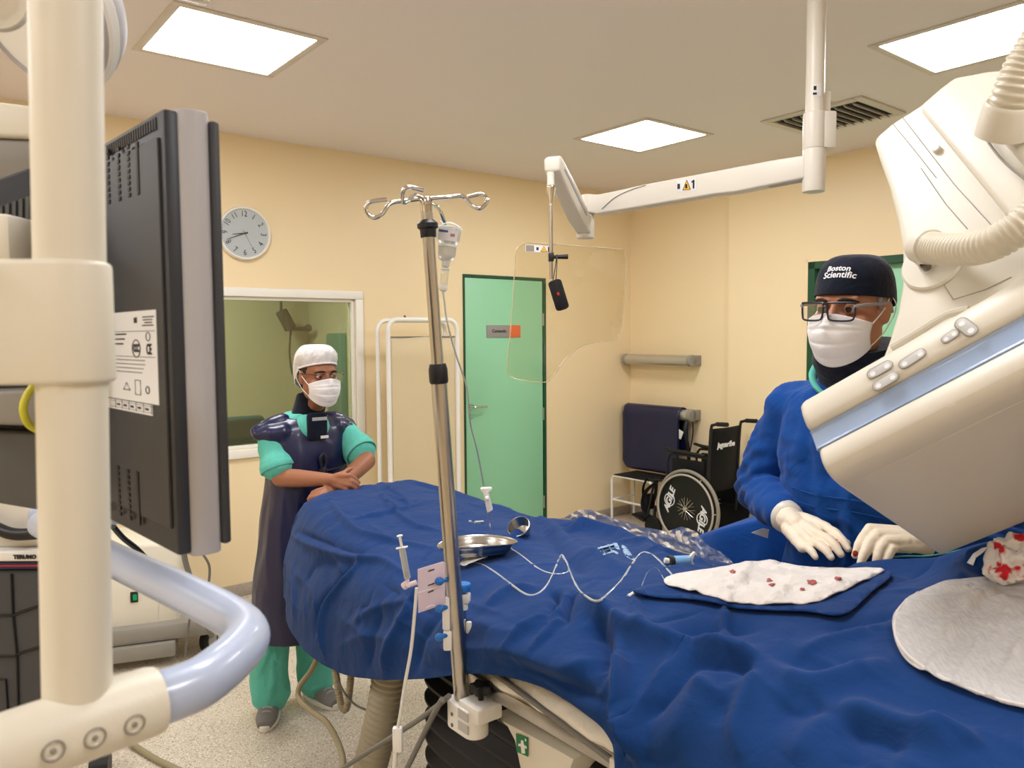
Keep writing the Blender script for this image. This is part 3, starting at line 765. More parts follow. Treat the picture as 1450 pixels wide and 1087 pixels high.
mb.tube([V((pb.x-.15, pb.y-ro-.002, cz0+.012)), V((pb.x-.04, pb.y-ro-.002, cz0+.012))], .004, 8); mb.build('clamp_rib', CREAM, cl)
# elbow casting and U handle, all in one horizontal plane
h0, h1 = AtZ(-60, 1085, HZ-.012), AtZ(254, 979, HZ-.012)
apx = [h1-(h1-h0).normalized()*.03, h1, AtZ(290, 962, HZ-.012), AtZ(335, 925, HZ-.012), AtZ(350, 897, HZ-.012), AtZ(325, 872, HZ-.012), AtZ(250, 834, HZ-.012), AtZ(160, 792, HZ-.012), AtZ(60, 742, HZ-.012)]
mb = MB(); mb.tube(apx, .0212, 28, 8); mb.build('grab_handle', BLUEGREY, t)
dirh = (h1-h0).normalized()
mb = MB(); mb.lathe(h0-dirh*.02, dirh, [(.02, 0), (.024, .004), (.026, .05), (.027, (h1-h0).length*.6), (.0268, (h1-h0).length-.004), (.0255, (h1-h0).length+.002), (.021, (h1-h0).length+.003)], 36)
el = mb.build('elbow_casting', CREAM, t)
for (x, y) in ((75, 1063), (134, 1044), (190, 1025)):
    c = AtZ(x, y, HZ-.028); s_ = dirh.cross(ZZ).normalized(); s_ = s_ if s_.y < 0 else -s_
    # sit the screw on the surface of the casting
    q = ray(x, y).normalized(); rel = EYE-h0; w_ = rel-dirh*rel.dot(dirh); qd = q-dirh*q.dot(dirh)
    A_, B_, C_ = qd.dot(qd), 2*w_.dot(qd), w_.dot(w_)-.0262**2; ds = B_*B_-4*A_*C_
    if ds < 0: continue
    p_ = EYE+q*((-B_-math.sqrt(ds))/(2*A_)); n_ = ((p_-h0)-dirh*(p_-h0).dot(dirh)).normalized()
    mb = MB(); mb.lathe(p_-n_*.003, n_, [(.0065, 0), (.0065, .0035), (.0055, .0042), (.0052, .003), (.0025, .0028), (.002, .001)], 24); sc_ = mb.build('screw', OFFW, el)
    tx_ = n_.cross(ZZ).normalized(); ty_ = n_.cross(tx_); mb = MB(); mb.tube([p_+n_*.0012+tx_*(.0072*math.cos(a))+ty_*(.0072*math.sin(a)) for a in [2*math.pi*i/28 for i in range(28)]], .0006, 6, 1, True); mb.sph(p_+n_*.0006, .0022, n=12); mb.build('screw_recess', GREY, sc_)

# ---------------------------------------------------------------- monitors seen from behind
def monitor(ra, rb, la, Y, Yl, lab, label_sticker=True, name='monitor', th=.052):
    top = P(ra[0], ra[1], Y); bot = P(rb[0], rb[1], Y); fl = P(la[0], la[1], Yl)
    e = V((fl.x-top.x, fl.y-top.y, 0)); e.normalize()        # along the back, away from the near edge
    n = V((-e.y, e.x, 0)); n = n if n.dot(top-EYE) > 0 else -n   # from back to screen
    return top, bot, e, n
MY = .80
top, bot, e, n = monitor((240, 152), (243, 788), (147, 206), MY, MY*1.195, '')
bx = (top.x+bot.x)/2; ctr = V((bx, MY, 0)); zt_, zb_ = top.z, bot.z; mh = zt_-zb_; mw = .50
t = thing('monitor', 'large charcoal monitor seen from behind with a white rating label', 'monitor', V((bx, MY, zb_))+e*mw/2)
def mp(a, d, z): return ctr+e*a+n*d+ZZ*z      # a along the back, d towards the screen
F = axes(e, n, ZZ)
mb = MB(); mb.box(mp(mw/2, .008, (zt_+zb_)/2), (mw, .016, mh), F, .004); shell = mb.build('back_shell', CHAR2, t)
mb = MB(); pr = [mp(0, .014, 0), mp(-.004, .02, 0), mp(-.006, .03, 0), mp(-.004, .041, 0), mp(0, .046, 0), mp(mw, .046, 0), mp(mw, .014, 0)]
mb.prism([p+ZZ*(zb_-.003) for p in pr], ZZ*(mh+.006), .002); mb.build('side_shell', LGREY, t)
mb = MB(); mb.box(mp(mw/2-.002, .0505, (zt_+zb_)/2), (mw+.008, .011, mh-.01), F, .004); mb.build('bezel', CHAR, t)
mb = MB(); mb.box(mp(mw/2, .0565, (zt_+zb_)/2), (mw-.04, .002, mh-.06), F); mb.build('screen', BLACK, t)
def onback(x, y): return AtPlane(x, y, mp(0, -.0036, 0), n)
VENTS = []
for i_, x in enumerate((196, 183, 169, 154)):
    a_ = (onback(x, 250)-ctr).dot(e); VENTS.append((a_, onback(x, 276+i_*5).z-zb_, onback(x, 200+i_*3).z-zb_, i_ == 0))
    a_ = (onback(x, 690)-ctr).dot(e); VENTS.append((a_, onback(x, 742-i_*6).z-zb_, onback(x, 668-i_*5).z-zb_, i_ == 0))
for a, z0, z1, solid in VENTS:
    mb = MB()
    if solid:
        mb.box(mp(a, -.0036, zb_+(z0+z1)/2), (.0065, .002, z1-z0), F)
    else:
        k = 9
        for i in range(k): mb.box(mp(a, -.0036, zb_+z0+(z1-z0)*(i+.5)/k), (.0075, .002, (z1-z0)/k*.62), F)
    mb.build('vent_slot', BLACK, shell)
mb = MB()
for i in range(22): mb.box(mp(.02+i*.0075, -.0005, zt_-.012), (.004, .002, .012), F)
mb.build('vent_slot', BLACK, shell)
mb = MB(); mb.box(mp(.245, -.0015, (zt_+zb_)/2), (.47, .004, mh-.055), F, .0015); mb.build('back_panel', CHAR, shell)
q = [onback(150, 438), onback(223, 438), onback(223, 573), onback(150, 566)]
zl0, zl1 = onback(222, 573).z, onback(222, 438).z; aL = (onback(223, 500)-ctr).dot(e); aW = (onback(149, 500)-onback(223, 500)).dot(e); sx_ = aW/.092
mb = MB(); mb.box(mp(aL+aW/2, -.0036, (zl0+zl1)/2), (aW, .0006, zl1-zl0), F); lb = mb.build('rating_label', LABEL, t)
mb = MB(); z2 = onback(215, 587).z; mb.box(mp(aL+.008*sx_+aW/2, -.0036, zl0-.007), (aW-.01, .0006, .0115), F); mb.build('serial_strip', LABEL, t)
mb = MB(); lh = zl1-zl0
def lbx(a, z, w_, h_): mb.box(mp(aL+a*sx_, -.0041, zl1-z*lh), (w_*sx_, .0004, h_), F)
for k in range(4): lbx(.012+(k % 2)*.001, .07+.03*k, .018-(k % 3)*.003, .0012)
for k in range(3): lbx(.065, .25+.055*k, .03-.006*k, .0016)
for k, w_ in enumerate((.060, .060, .055, .05)): lbx(.05, .54+.045*k, w_, .0007)
lbx(.045, .22, .085, .0005); lbx(.045, .50, .085, .0005)
lbx(.033, .1, .005, .006); lbx(.0315, .085, .002, .004)
for k in range(6): lbx(.012+.0125*k, 1.06, .0005, .010)
lbx(.045, 1.03, .078, .0004); lbx(.045, 1.10, .078, .0004)
for k in range(5): lbx(.019+.0125*k, 1.065, .006, .0025)
mb.build('label_print', INK, lb)
def ring(a, z, r, w_=.0007):
    c = mp(aL+a*sx_, -.0042, zl1-z*lh); return [c+e*(1.35*r*math.cos(x))+ZZ*(r*math.sin(x)) for x in [2*math.pi*i/24 for i in range(24)]]
mb = MB(); mb.tube(ring(.033, .41, .0095), .0006, 5, 1, True); mb.tube(ring(.013, .28, .0045), .0005, 5, 1, True); mb.tube(ring(.0165, .855, .0038), .0007, 5, 1, True)
mb.tube([mp(aL+x*sx_, -.0042, zl1-z*lh) for x, z in ((.058, .88), (.052, .80), (.046, .88))], .0006, 5, 1, True)
mb.tube([mp(aL+x*sx_, -.0042, zl1-z*lh) for x, z in ((.028, .92), (.028, .76), (.037, .76), (.037, .92))], .0005, 5, 1, True)
mb.build('label_symbol', INK, lb)
text('CCC', .012, mp(aL+.033*sx_, -.0041, zl1-.41*lh), -e, ZZ, INK, lb, bold=.0004, wx=.7)
text('CE', .016, mp(aL+.012*sx_, -.0041, zl1-.42*lh), -e, ZZ, INK, lb, bold=.0003, wx=.8)
# hidden support of the monitor
mb = MB(); mb.box(mp(mw*.5, -.03, (zt_+zb_)/2), (.10, .06, .10), F, .006); c0 = mp(mw*.5, -.06, (zt_+zb_)/2); mb.build('mount_block', CHAR, t)

# second monitor further left: black vented back above its swivel housing
M2 = .98
c2 = P(-6, 455, M2); 
t = thing('monitor', 'black monitor with vertical vent ribs behind the cream pole at the left edge', 'monitor', V((c2.x, c2.y, 1.36)))
F2 = axes(V((1, 0, 0)), V((0, 1, 0)), ZZ)
a0, a1 = P(-120, 275, M2), P(43, 640, M2); ztp, zbt = P(40, 243, M2).z, P(40, 690, M2).z
mb = MB(); mb.prism([P(-140, 300, M2), P(43, 236, M2), P(43, 700, M2), P(-140, 720, M2)], V((0, .05, 0)), .004); sh = mb.build('back_shell', CHAR2, t)
mb = MB()
for i in range(9):
    x = -40+i*9.5; mb.prism([P(x, 292-x*.9*.4, M2-.003), P(x+5, 290-x*.9*.4, M2-.003), P(x+5, 372, M2-.003), P(x, 372, M2-.003)], V((0, .008, 0)))
mb.build('vent_rib', DGREY, sh)
mb = MB(); mb.prism([P(-140, 604, M2-.02), P(62, 612, M2-.02), P(62, 724, M2-.02), P(-140, 690, M2-.02)], V((0, .06, 0)), .004); mb.build('lower_housing', DGREY, t)
mb = MB(); mb.box((P(-20, 345, M2-.06)), (.10, .07, .06), None, .008); mb.build('mount_bracket', CREAM, t)
mb = MB(); mb.prism([P(-60, 555, M2-.05), P(64, 550, M2-.05), P(64, 604, M2-.05), P(-60, 600, M2-.05)], V((0, .06, 0)), .006); mb.build('swivel_plate', GREY, t)
tag(MB().tube([P(52, 540, M2-.06), P(38, 560, M2-.07), P(33, 580, M2-.075), P(40, 600, M2-.07), P(56, 610, M2-.06)], .0045, 10, 8).build('ground_cable', mat('yellow green wire', (196, 190, 50), .4, var=.35, vscale=40)), 'yellow and green earth wire loop beside the cream pole', 'cable')

# cream overhead boom arm and lamp dome behind the pole, top left
t = thing('overhead_arm', 'cream overhead equipment arm crossing behind the pole at the top left', 'overhead arm', P(-40, 200, 1.35))
mb = MB(); mb.prism([P(-160, 140, 1.3), P(-30, 140, 1.3), P(70, 152, 1.3), P(70, 196, 1.3), P(-160, 186, 1.3)], V((0, .14, 0)), .008); mb.build('upper_cover', CREAM, t)
mb = MB(); mb.prism([P(-160, 188, 1.31), P(68, 198, 1.31), P(66, 226, 1.31), P(10, 262, 1.31), P(-160, 270, 1.31)], V((0, .13, 0)), .008); mb.build('lower_cover', GREY, t)
mb = MB(); mb.cyl(P(-120, 150, 1.37), V((P(-120, 150, 1.37).x, 1.37, H)), .03); mb.build('ceiling_tube', CREAM, t)
dm = P(60, 0, 1.05)
t = thing('surgical_lamp', 'grey rimmed round lamp head behind the top of the cream pole', 'lamp', dm)
dn = V((-.35, -.75, -.55)).normalized()
rr_ = P(183, 0, 1.05).x-dm.x
mb = MB(); mb.lathe(dm+dn*-.03, dn, [(.02, -.03), (rr_*.6, -.02), (rr_*.92, 0), (rr_, .02), (rr_, .045), (rr_*.94, .05), (rr_*.9, .04), (.01, .038)], 48); mb.build('lamp_head', LGREY, t)
mb = MB(); mb.lathe(dm+dn*-.005, dn, [(rr_*1.0, 0), (rr_*1.03, .004), (rr_*1.03, .016), (rr_, .02)], 48); mb.build('rim', WHITE, t)
mb = MB(); mb.cyl(dm-dn*.05, V((dm.x, dm.y+.05, H)), .02); mb.build('suspension_tube', LGREY, t)
t = P(2, 2, .70)
mb = MB(); mb.lathe(t, V((.2, -1, -.2)), [(.0, 0), (.024, 0), (.026, .006), (.024, .012), (.018, .012), (.018, .004), (0, .004)], 32)
mb.cyl(t+ZZ*.02, V((t.x, t.y, H)), .012)
tag(mb.build('lamp_knob', OFFW), 'cream round knob at the top left corner', 'knob')

# ---------------------------------------------------------------- ceiling-hung clear radiation shield
po = AtZ(1152, 272, 2.075); pY = po.y
t = thing('radiation_shield', 'clear acrylic radiation shield on a white jointed ceiling arm', 'radiation shield', V((po.x, po.y, H)))
pr_ = 12.5/FPX*pY
mb = MB(); mb.cyl(V((po.x, pY, 2.2)), V((po.x, pY, H)), pr_, n=32); mb.build('ceiling_post', OFFW, t)
z1, z0 = P(1152, 160, pY).z, P(1152, 212, pY).z
mb = MB(); mb.cyl(V((po.x, pY, z0)), V((po.x, pY, z1)), pr_*1.25, n=32, bev=.004); mb.box(V((po.x+.035, pY, (z0+z1)/2)), (.05, .06, z1-z0), None, .006); mb.box(V((po.x+.035, pY+.01, z1+.03)), (.03, .03, .075), None, .004)
mb.build('brake_collar', OFFW, t)
mb = MB(); mb.cyl(V((po.x, pY, po.z)), V((po.x, pY, z0+.002)), pr_*1.22, n=32, bev=.003); mb.build('swivel_hub', OFFW, t)
stk = [P(1146, 118, pY-.03), P(1152, 118, pY-.03), P(1152, 136, pY-.03), P(1146, 136, pY-.03)]
mb = MB()
for k in range(5): 
    a = R(-100+k*5)
for i in range(6):
    a0 = R(-120+i*8); a1 = R(-120+i*8+8); zz0, zz1 = stk[3].z, stk[0].z
    mb.prism([V((po.x+(pr_+.0006)*math.cos(a), pY+(pr_+.0006)*math.sin(a), z)) for a, z in ((a0, zz0), (a1, zz0), (a1, zz1), (a0, zz1))], V((0, -.0003, 0)))
pst = mb.build('post_sticker', LABEL, t)
mb = MB(); mb.box(V((po.x-.012, pY-pr_-.0002, zz0+.008)), (.012, .002, .006)); mb.box(V((po.x-.012, pY-pr_-.0002, zz1-.014)), (.008, .002, .012)); mb.build('sticker_print', INK, pst)
eY = 3.1
el0 = P(838, 290, eY); ez = (el0.z+P(1140, 232, pY).z)/2
A0 = V((po.x, pY, 0)); A1 = V((P(832, 300, eY).x, eY, 0)); ad = (A1-A0).normalized(); asd = V((-ad.y, ad.x, 0)); asd = asd if asd.y < 0 else -asd
def armq(pts, off):
    return [AtPlane(x, y, A0+asd*off, asd) for x, y in pts]
mb = MB(); mb.prism(armq([(1140, 219), (1100, 225), (900, 263), (880, 268), (845, 275), (831, 274), (831, 300), (845, 303), (1000, 277), (1010, 275), (1040, 272), (1140, 252)], .03), -asd*.06, .008); arm = mb.build('horizontal_arm', OFFW, t)
mb = MB(); mb.prism(armq([(1040, 266), (1138, 246), (1138, 254), (1040, 272)], .022), -asd*.045, .003); mb.build('arm_underside', LGREY, arm)
mb = MB(); mb.tube(armq([(914, 262), (890, 270), (870, 280), (852, 296)], .0315), .0016, 6); mb.build('arm_seam', GREY, arm)
st = armq([(958, 255), (986, 252), (986, 269), (958, 272)], .0307)
mb = MB(); mb.prism(st, asd*.0005); s1 = mb.build('warning_sticker', LABEL, t)
def stf(S, a, b, off=.0012): return S[3]+(S[2]-S[3])*a+(S[0]-S[3])*b+asd*off
mb = MB(); mb.prism([stf(st, .33, .1), stf(st, .72, .1), stf(st, .53, .9)], asd*.0003); mb.build('warning_triangle', YEL, s1)
mb = MB(); mb.tube([stf(st, .33, .1, .0018), stf(st, .72, .1, .0018), stf(st, .53, .9, .0018)], .0016, 5, 1, True); mb.box(stf(st, .53, .4, .002), (.01, .002, .014)); mb.box(stf(st, .88, .5), (.007, .002, .03)); mb.box(stf(st, .88, .7), (.016, .002, .006)); mb.box(stf(st, .15, .45), (.014, .002, .018)); mb.build('sticker_print', INK, s1)
# elbow and spring arm
ex = P(829, 318, eY)
mb = MB(); mb.cyl(V((ex.x, eY, P(829, 338, eY).z)), V((ex.x, eY, P(829, 304, eY).z)), .035, n=28, bev=.006); mb.cyl(V((ex.x+.01, eY, P(829, 304, eY).z)), V((ex.x+.01, eY, P(829, 276, eY).z)), .028, n=24, bev=.004)
mb.build('elbow_hub', OFFW, t)
sY = 2.72
sp0, sp1 = P(829, 322, eY), P(783, 229, sY); sd = (sp1-sp0); sh_ = V((sd.x, sd.y, 0)).normalized(); ss = V((-sh_.y, sh_.x, 0))
up_ = ss.cross(sd.normalized()); up_ = up_ if up_.z > 0 else -up_
mb = MB(); pts = [sp0-up_*.035, sp0+up_*.03, sp0+sd*.5+up_*.034, sp1+up_*.024, sp1+sd.normalized()*.02, sp1-up_*.035, sp0+sd*.75-up_*.045, sp0+sd*.3-up_*.05]
mb.prism([p+ss*.028 for p in pts], -ss*.056, .008); mb.build('spring_arm', OFFW, t)
mb = MB(); mb.prism([p+ss*.03 for p in (sp0+sd*.2+up_*.012, sp0+sd*.9+up_*.008, sp0+sd*.9-up_*.004, sp0+sd*.2-up_*.004)], -ss*.06, .001); mb.build('arm_groove', LGREY, t)
rt = P(780, 265, sY); rx = rt.x; zrb = P(783, 395, sY).z
mb = MB(); mb.lathe(V((rx, sY, rt.z+.005)), -ZZ, [(.006, 0), (.018, 0), (.019, .01), (.007, .055), (.007, .06)], 24); mb.build('rod_cone', CHROME, t)
mb = MB(); mb.cyl(V((rx, sY, rt.z+.05)), V((rx, sY, rt.z)), .013, n=20); mb.build('rod_socket', OFFW, t)
mb = MB(); mb.cyl(V((rx, sY, zrb)), V((rx, sY, rt.z-.05)), .0065, n=20); mb.build('hanging_rod', STEEL, t)
zk = P(784, 364, sY).z
mb = MB(); mb.cyl(V((rx+.005, sY-.006, zk)), V((rx+.058, sY-.012, zk)), .006, .0085, n=16, bev=.002); mb.box(V((rx, sY, zk)), (.018, .026, .03), None, .003); mb.build('locking_lever', BLACK, t)
# acrylic pane outline
out = [(742, 345), (760, 344), (870, 352), (884, 357), (887, 368), (886, 400), (882, 440), (878, 470), (868, 482), (845, 484), (820, 492), (798, 512), (784, 532), (772, 541), (745, 539), (722, 532), (718, 520), (722, 480), (726, 430), (729, 380), (731, 354)]
sp = V((.12, -1, 0)).normalized()
pane_o = V((rx, sY+.012, 0))
pp = [AtPlane(x, y, pane_o, sp) for x, y in out]
ACR = glass_mat('clear acrylic', (.95, .94, .90), .012, fres=.3)
mb = MB(); mb.prism(smooth_path(pp, 3, True), -sp*.006); pane = mb.build('acrylic_pane', ACR, t, sharp=30)
mb = MB(); mb.tube([p-sp*.003 for p in smooth_path(pp, 3, True)], .0016, 6, 1, True); mb.build('pane_edge', mat('polished acrylic edge', (238, 226, 196), .2, trans=.5, var=0), pane)
sk = [AtPlane(x, y, pane_o+sp*.001, sp) for x, y in ((744, 346), (778, 348), (778, 358), (744, 356))]
mb = MB(); mb.prism(sk, sp*.0004); s2 = mb.build('pane_sticker', LABEL, pane)
def stg(a, b, off=.001): return sk[3]+(sk[2]-sk[3])*a+(sk[0]-sk[3])*b+sp*off
mb = MB(); mb.prism([stg(.02, .06), stg(.36, .06), stg(.36, .94), stg(.02, .94)], sp*.0003); mb.build('sticker_block', GREY, s2)
mb = MB(); mb.prism([stg(.62, .1), stg(.92, .1), stg(.77, .92)], sp*.0003); mb.build('warning_triangle', YEL, s2)
mb = MB(); mb.tube([stg(.62, .1, .0014), stg(.92, .1, .0014), stg(.77, .92, .0014)], .0009, 5, 1, True); mb.box(stg(.5, .5), (.008, .002, .01)); mb.box(stg(.965, .5), (.005, .002, .016)); mb.build('sticker_print', INK, s2)
# small black speaker hanging from the lever
t = thing('portable_speaker', 'small black portable speaker hanging on a loop from the clear shield', 'speaker', P(791, 418, sY-.03))
s0, s1_ = P(785, 398, sY-.035), P(797, 437, sY-.035); sa = (s1_-s0).normalized(); ln = (s1_-s0).length
mb = MB(); F = frame(sa, V((1, 0, 0)))
mb.lathe(s0, sa, [(.012, -.004), (.021, 0), (.0235, .006), (.0235, ln-.006), (.021, ln), (.012, ln+.004)], 28); mb.build('body', mat('black speaker fabric', (14, 14, 16), .8, bump=.3, bscale=900), t)
mc = (s0+s1_)/2; cd = (EYE-mc).normalized()
mb = MB(); mb.box(mc+cd*.0235-sa*.004, (.007, .004, .01), F, .001); mb.build('badge', mat('red badge', (214, 40, 40), .4), t)
mb = MB(); mb.tube([s0+V((.004, 0, -.004)), P(788, 385, sY-.03), V((rx+.02, sY-.012, zk+.008)), P(786, 380, sY-.025), s0+V((-.006, 0, -.004))], .0016, 6, 6); mb.build('loop', BLACK, t)

# ---------------------------------------------------------------- x-ray C-arm with the tilted detector
CARM = mat('warm white machine paint', (210, 204, 189), .42, var=.02, bump=.03, bscale=300)
A = P(1185, 672, 1.15)
a_ = V((.672, -.514, .533)).normalized(); b_ = V((.740, .489, -.462)); b_ = (b_-a_*b_.dot(a_)).normalized(); c_ = a_.cross(b_).normalized(); c_ = c_ if c_.z > 0 else -c_
t = thing('x_ray_c_arm', 'large cream x-ray C-arm with ribbed hoses and a tilted flat detector with a blue stripe', 'x-ray machine', A)
LA = .62
def dp(a, b, c): return A+a_*a+b_*b+c_*c
# lower shell (face side) and upper shell, split by the blue band
def shell(prof, a0, a1, bev, m, name, par=t, edge=True, ends=(0, 0)):
    mb = MB(); mb.prism([dp(a0, b, c) for b, c in prof], a_*(a1-a0), bev); return mb.build(name, m, par)
low = shell([(-.0, .056), (-.006, .040), (-.008, .024), (-.002, .010), (.012, .001), (.03, -.002), (.36, -.004), (.376, .02), (.376, .056)], -.014, LA, .014, CARM, 'lower_shell')
face = shell([(.034, -.0026), (.352, -.0044), (.352, .002), (.034, .002)], .022, LA-.02, .0006, CARM, 'detector_face')
band = shell([(.0, .056), (.004, .06), (.004, .088), (.0, .092), (.372, .092), (.372, .056)], -.018, LA, .006, mat('translucent blue band', (150, 170, 200), .2, coat=.5, var=.1, vscale=9), 'blue_band')
upp = shell([(-.004, .093), (-.008, .12), (-.002, .145), (.014, .160), (.05, .166), (.372, .166), (.372, .093)], -.020, LA, .012, CARM, 'upper_shell')
def onside(x, y, off=.008): return AtPlane(x, y, A-b_*off, b_)
# recessed-look keypad plate and buttons
BTN = mat('grey membrane button', (184, 184, 182), .35, var=.05); BTR = mat('button surround', (196, 190, 178), .4)
mb = MB(); kp = [onside(*p, .0078) for p in ((1213, 537), (1380, 435), (1390, 452), (1226, 560))]
def capsule(c0, c1, w, off, mi_h):
    p0, p1 = onside(*c0, off), onside(*c1, off); d = (p1-p0).normalized(); s = d.cross(b_).normalized(); o = []
    for k in range(13): o.append(p1+d*(w*math.sin(math.pi*k/12))+s*(w*math.cos(math.pi*k/12)))
    for k in range(13): o.append(p0-d*(w*math.sin(math.pi*k/12))-s*(w*math.cos(math.pi*k/12)))
    return o
for c0, c1, w in (((1236, 529), (1256, 518), .0092), ((1244, 546), (1264, 534), .0092), ((1281, 515), (1303, 501), .0088), ((1340, 480), (1351, 473), .0072), ((1362, 458), (1375, 468), .0100)):
    mb = MB(); mb.prism(capsule(c0, c1, w, .007, 0), -b_*.0022, .0008); bs = mb.build('button_surround', mat('button recess', (150, 144, 132), .4), upp)
    mb = MB(); mb.prism(capsule(c0, c1, w*.80, .0090, 0), -b_*.0009, .0005); mb.build('button', BTN, bs)
    for c_ in (c0, c1):
        mb = MB(); cc = onside(*c_, .0099); mb.lathe(cc, -b_, [(w*.45, 0), (w*.45, .0003), (w*.38, .0004), (w*.36, .0001), (0, .0001)], 18); mb.build('button_icon', LABEL, bs)
pc = onside(1342, 563, .004)
mb = MB(); mb.lathe(pc+b_*.006, -b_, [(.0150, 0), (.0150, .006), (.0135, .0065), (.0132, .004), (.012, .004), (.011, .007), (.002, .0075)], 32); mb.build('round_cap', CARM, low)
# arm body above the detector
def onarm(x, y, off): return AtPlane(x, y, A+b_*off, b_)
AO = .07
body = [(1234, 196), (1262, 172), (1300, 148), (1330, 122), (1350, 106), (1400, 97), (1470, 92), (1700, 60), (1700, 420), (1500, 470), (1330, 520), (1244, 512), (1256, 480), (1268, 440), (1275, 400), (1275, 350), (1268, 310), (1256, 262), (1243, 225)]
mb = MB(); mb.prism([onarm(x, y, AO) for x, y in body], b_*.26, .014, 4); ab = mb.build('arm_body', CARM, t)
mb = MB(); mb.prism([onarm(x, y, AO-.035) for x, y in ((1300, 152), (1350, 110), (1402, 100), (1700, 66), (1700, 330), (1440, 322))], b_*.05, .009, 3); mb.build('raised_cover', CARM, ab)
mb = MB(); mb.prism([onarm(x, y, AO-.05) for x, y in ((1390, 165), (1470, 80), (1700, 40), (1700, 330), (1475, 262))], b_*.04, .008, 3); mb.build('hose_cover', CARM, ab)
mb = MB()
for l in ([(1265, 176), (1296, 214), (1326, 252)], [(1278, 166), (1352, 262), (1418, 334)], [(1304, 238), (1340, 290), (1370, 324)]):
    mb.tube([onarm(x, y, AO-.0002) for x, y in l], .0008, 6, 1)
mb.tube([onarm(x, y, AO-.0505) for x, y in ((1388, 166), (1388, 182), (1415, 222), (1452, 254))], .0022, 6, 4)
mb.tube([onarm(x, y, AO-.0005) for x, y in ((1322, 380), (1350, 424), (1395, 410), (1432, 392))], .0006, 6, 1)
mb.build('panel_seam', GREY, ab)
mb = MB(); c0 = onarm(1327, 212, AO-.002); mb.lathe(c0+b_*.004, -b_, [(.007, 0), (.007, .008), (.005, .010), (.001, .010)], 20); mb.build('plug', OFFW, ab)
# lower edge ridge under the arm
mb = MB(); mb.tube([onarm(x, y, AO-.03) for x, y in ((1262, 492), (1300, 470), (1340, 446), (1372, 438))], .006, 8); mb.build('cover_ridge', CARM, ab)
def ribbed(pts, r, pitch, name, par):
    pl = smooth_path(pts, 40); L = [0]
    for p, q in zip(pl, pl[1:]): L.append(L[-1]+(q-p).length)
    N = int(L[-1]/pitch*6); res = []; rad = []; j = 0
    for k in range(N+1):
        s = L[-1]*k/N
        while j < len(L)-2 and L[j+1] < s: j += 1
        f = (s-L[j])/max(1e-9, L[j+1]-L[j]); res.append(pl[j].lerp(pl[j+1], f)); rad.append(r*(1+.05*math.cos(2*math.pi*s/pitch)))
    mb = MB(); mb.tube(res, r, 26, 1, rad=rad); return mb.build(name, HOSE, par, sharp=60)
HB = -.01
hpts = [onarm(1312, 349, .03), onarm(1345, 353, .0), onarm(1385, 351, -.02), onarm(1425, 335, -.03), onarm(1470, 300, -.03), onarm(1530, 240, 0)]
ribbed(hpts, .0235, .0078, 'lower_hose', t)
mb = MB(); d = (hpts[1]-hpts[0]).normalized(); mb.lathe(hpts[0]-d*.02, d, [(.02, 0), (.028, .004), (.030, .02), (.0275, .034), (.024, .034)], 28); mb.cyl(hpts[0]-d*.01, hpts[0]-d*.01+b_*.06, .026); mb.build('hose_socket', CARM, t)
dc = onarm(1320, 372, AO-.004)
mb = MB(); mb.lathe(dc+b_*.005, -b_, [(.05, 0), (.05, .005), (.047, .008), (.0, .009)], 36); mb.build('hose_base_plate', CARM, t)
mb = MB(); mb.lathe(onarm(1313, 379, AO-.02), -b_, [(.007, 0), (.007, .012), (.005, .014), (.003, .01)], 16); mb.build('base_screw', DSTEEL, t)
gp_ = [onarm(1425, 165, -.02), onarm(1437, 130, -.045), onarm(1455, 90, -.06), onarm(1490, 40, -.07), onarm(1560, -20, -.07)]
ribbed(gp_, .029, .0085, 'upper_hose', t)
mb = MB(); d = (gp_[1]-gp_[0]).normalized(); mb.lathe(gp_[0]-d*.03, d, [(.036, 0), (.036, .045), (.033, .05), (.028, .05)], 32); mb.build('hose_collar', CARM, t)
# the arm's unseen bulk outside the frame carries the whole machine
mb = MB(); q0 = onarm(1750, 250, .2); mb.tube([q0, q0+V((.35, .1, .05)), q0+V((.7, .35, -.25)), q0+V((.85, .5, -.9)), V((q0.x+.85, q0.y+.5, .25))], .14, 20, 8, flat=.8); mb.build('arm_bow', CARM, t)
mb = MB(); mb.box(V((q0.x+.85, q0.y+.5, .12)), (.5, .6, .24), None, .04); mb.build('floor_base', CARM, t)
# ---------------------------------------------------------------- people
SKIN_M = mat('tanned skin', (178, 122, 92), .5, var=.08, vscale=25, bump=.05, bscale=300, sss=.05)
SKIN_W = mat('brown skin', (158, 104, 76), .5, var=.06, vscale=25, bump=.05, bscale=300, sss=.05)
GLOVE = mat('latex glove', (236, 222, 200), .45, var=.06, vscale=40, bump=.12, bscale=60, sss=.05)
MASKM = cloth('white mask fabric', (240, 238, 238), .1, 30, .06, 600, 0, .8, .02)
NAVY = mat('navy lead vinyl', (22, 28, 66), .33, var=.08, bump=.12, bscale=24, coat=.15)
NAVYC = cloth('black navy cotton', (18, 24, 40), .25, 30, .1, 500, .1, .85)
TEALS = cloth('teal scrub cotton', (96, 190, 174), .3, 22, .1, 500, .1, .85, .05)
GOWN = cloth('royal blue gown cotton', (14, 68, 142), .3, 18, .15, 500, .08, .9, .08)
EYEW = mat('eye white', (196, 184, 176), .25, var=.02); IRIS = mat('dark iris', (36, 22, 16), .15, var=0)
BROW = mat('dark eyebrow', (36, 26, 22), .8)
HAIRNET = mat('white hairnet', (236, 234, 232), .8, var=.05, alpha=.82, bump=.4, bscale=160)
HAIRM = mat('dark hair', (30, 24, 22), .6, bump=.3, bscale=200, stretch=(1, 1, .1))
SHOE = mat('grey knit shoe', (126, 124, 122), .8, var=.12, vscale=120, bump=.3, bscale=300); SOLE = mat('white sole', (226, 224, 218), .6)

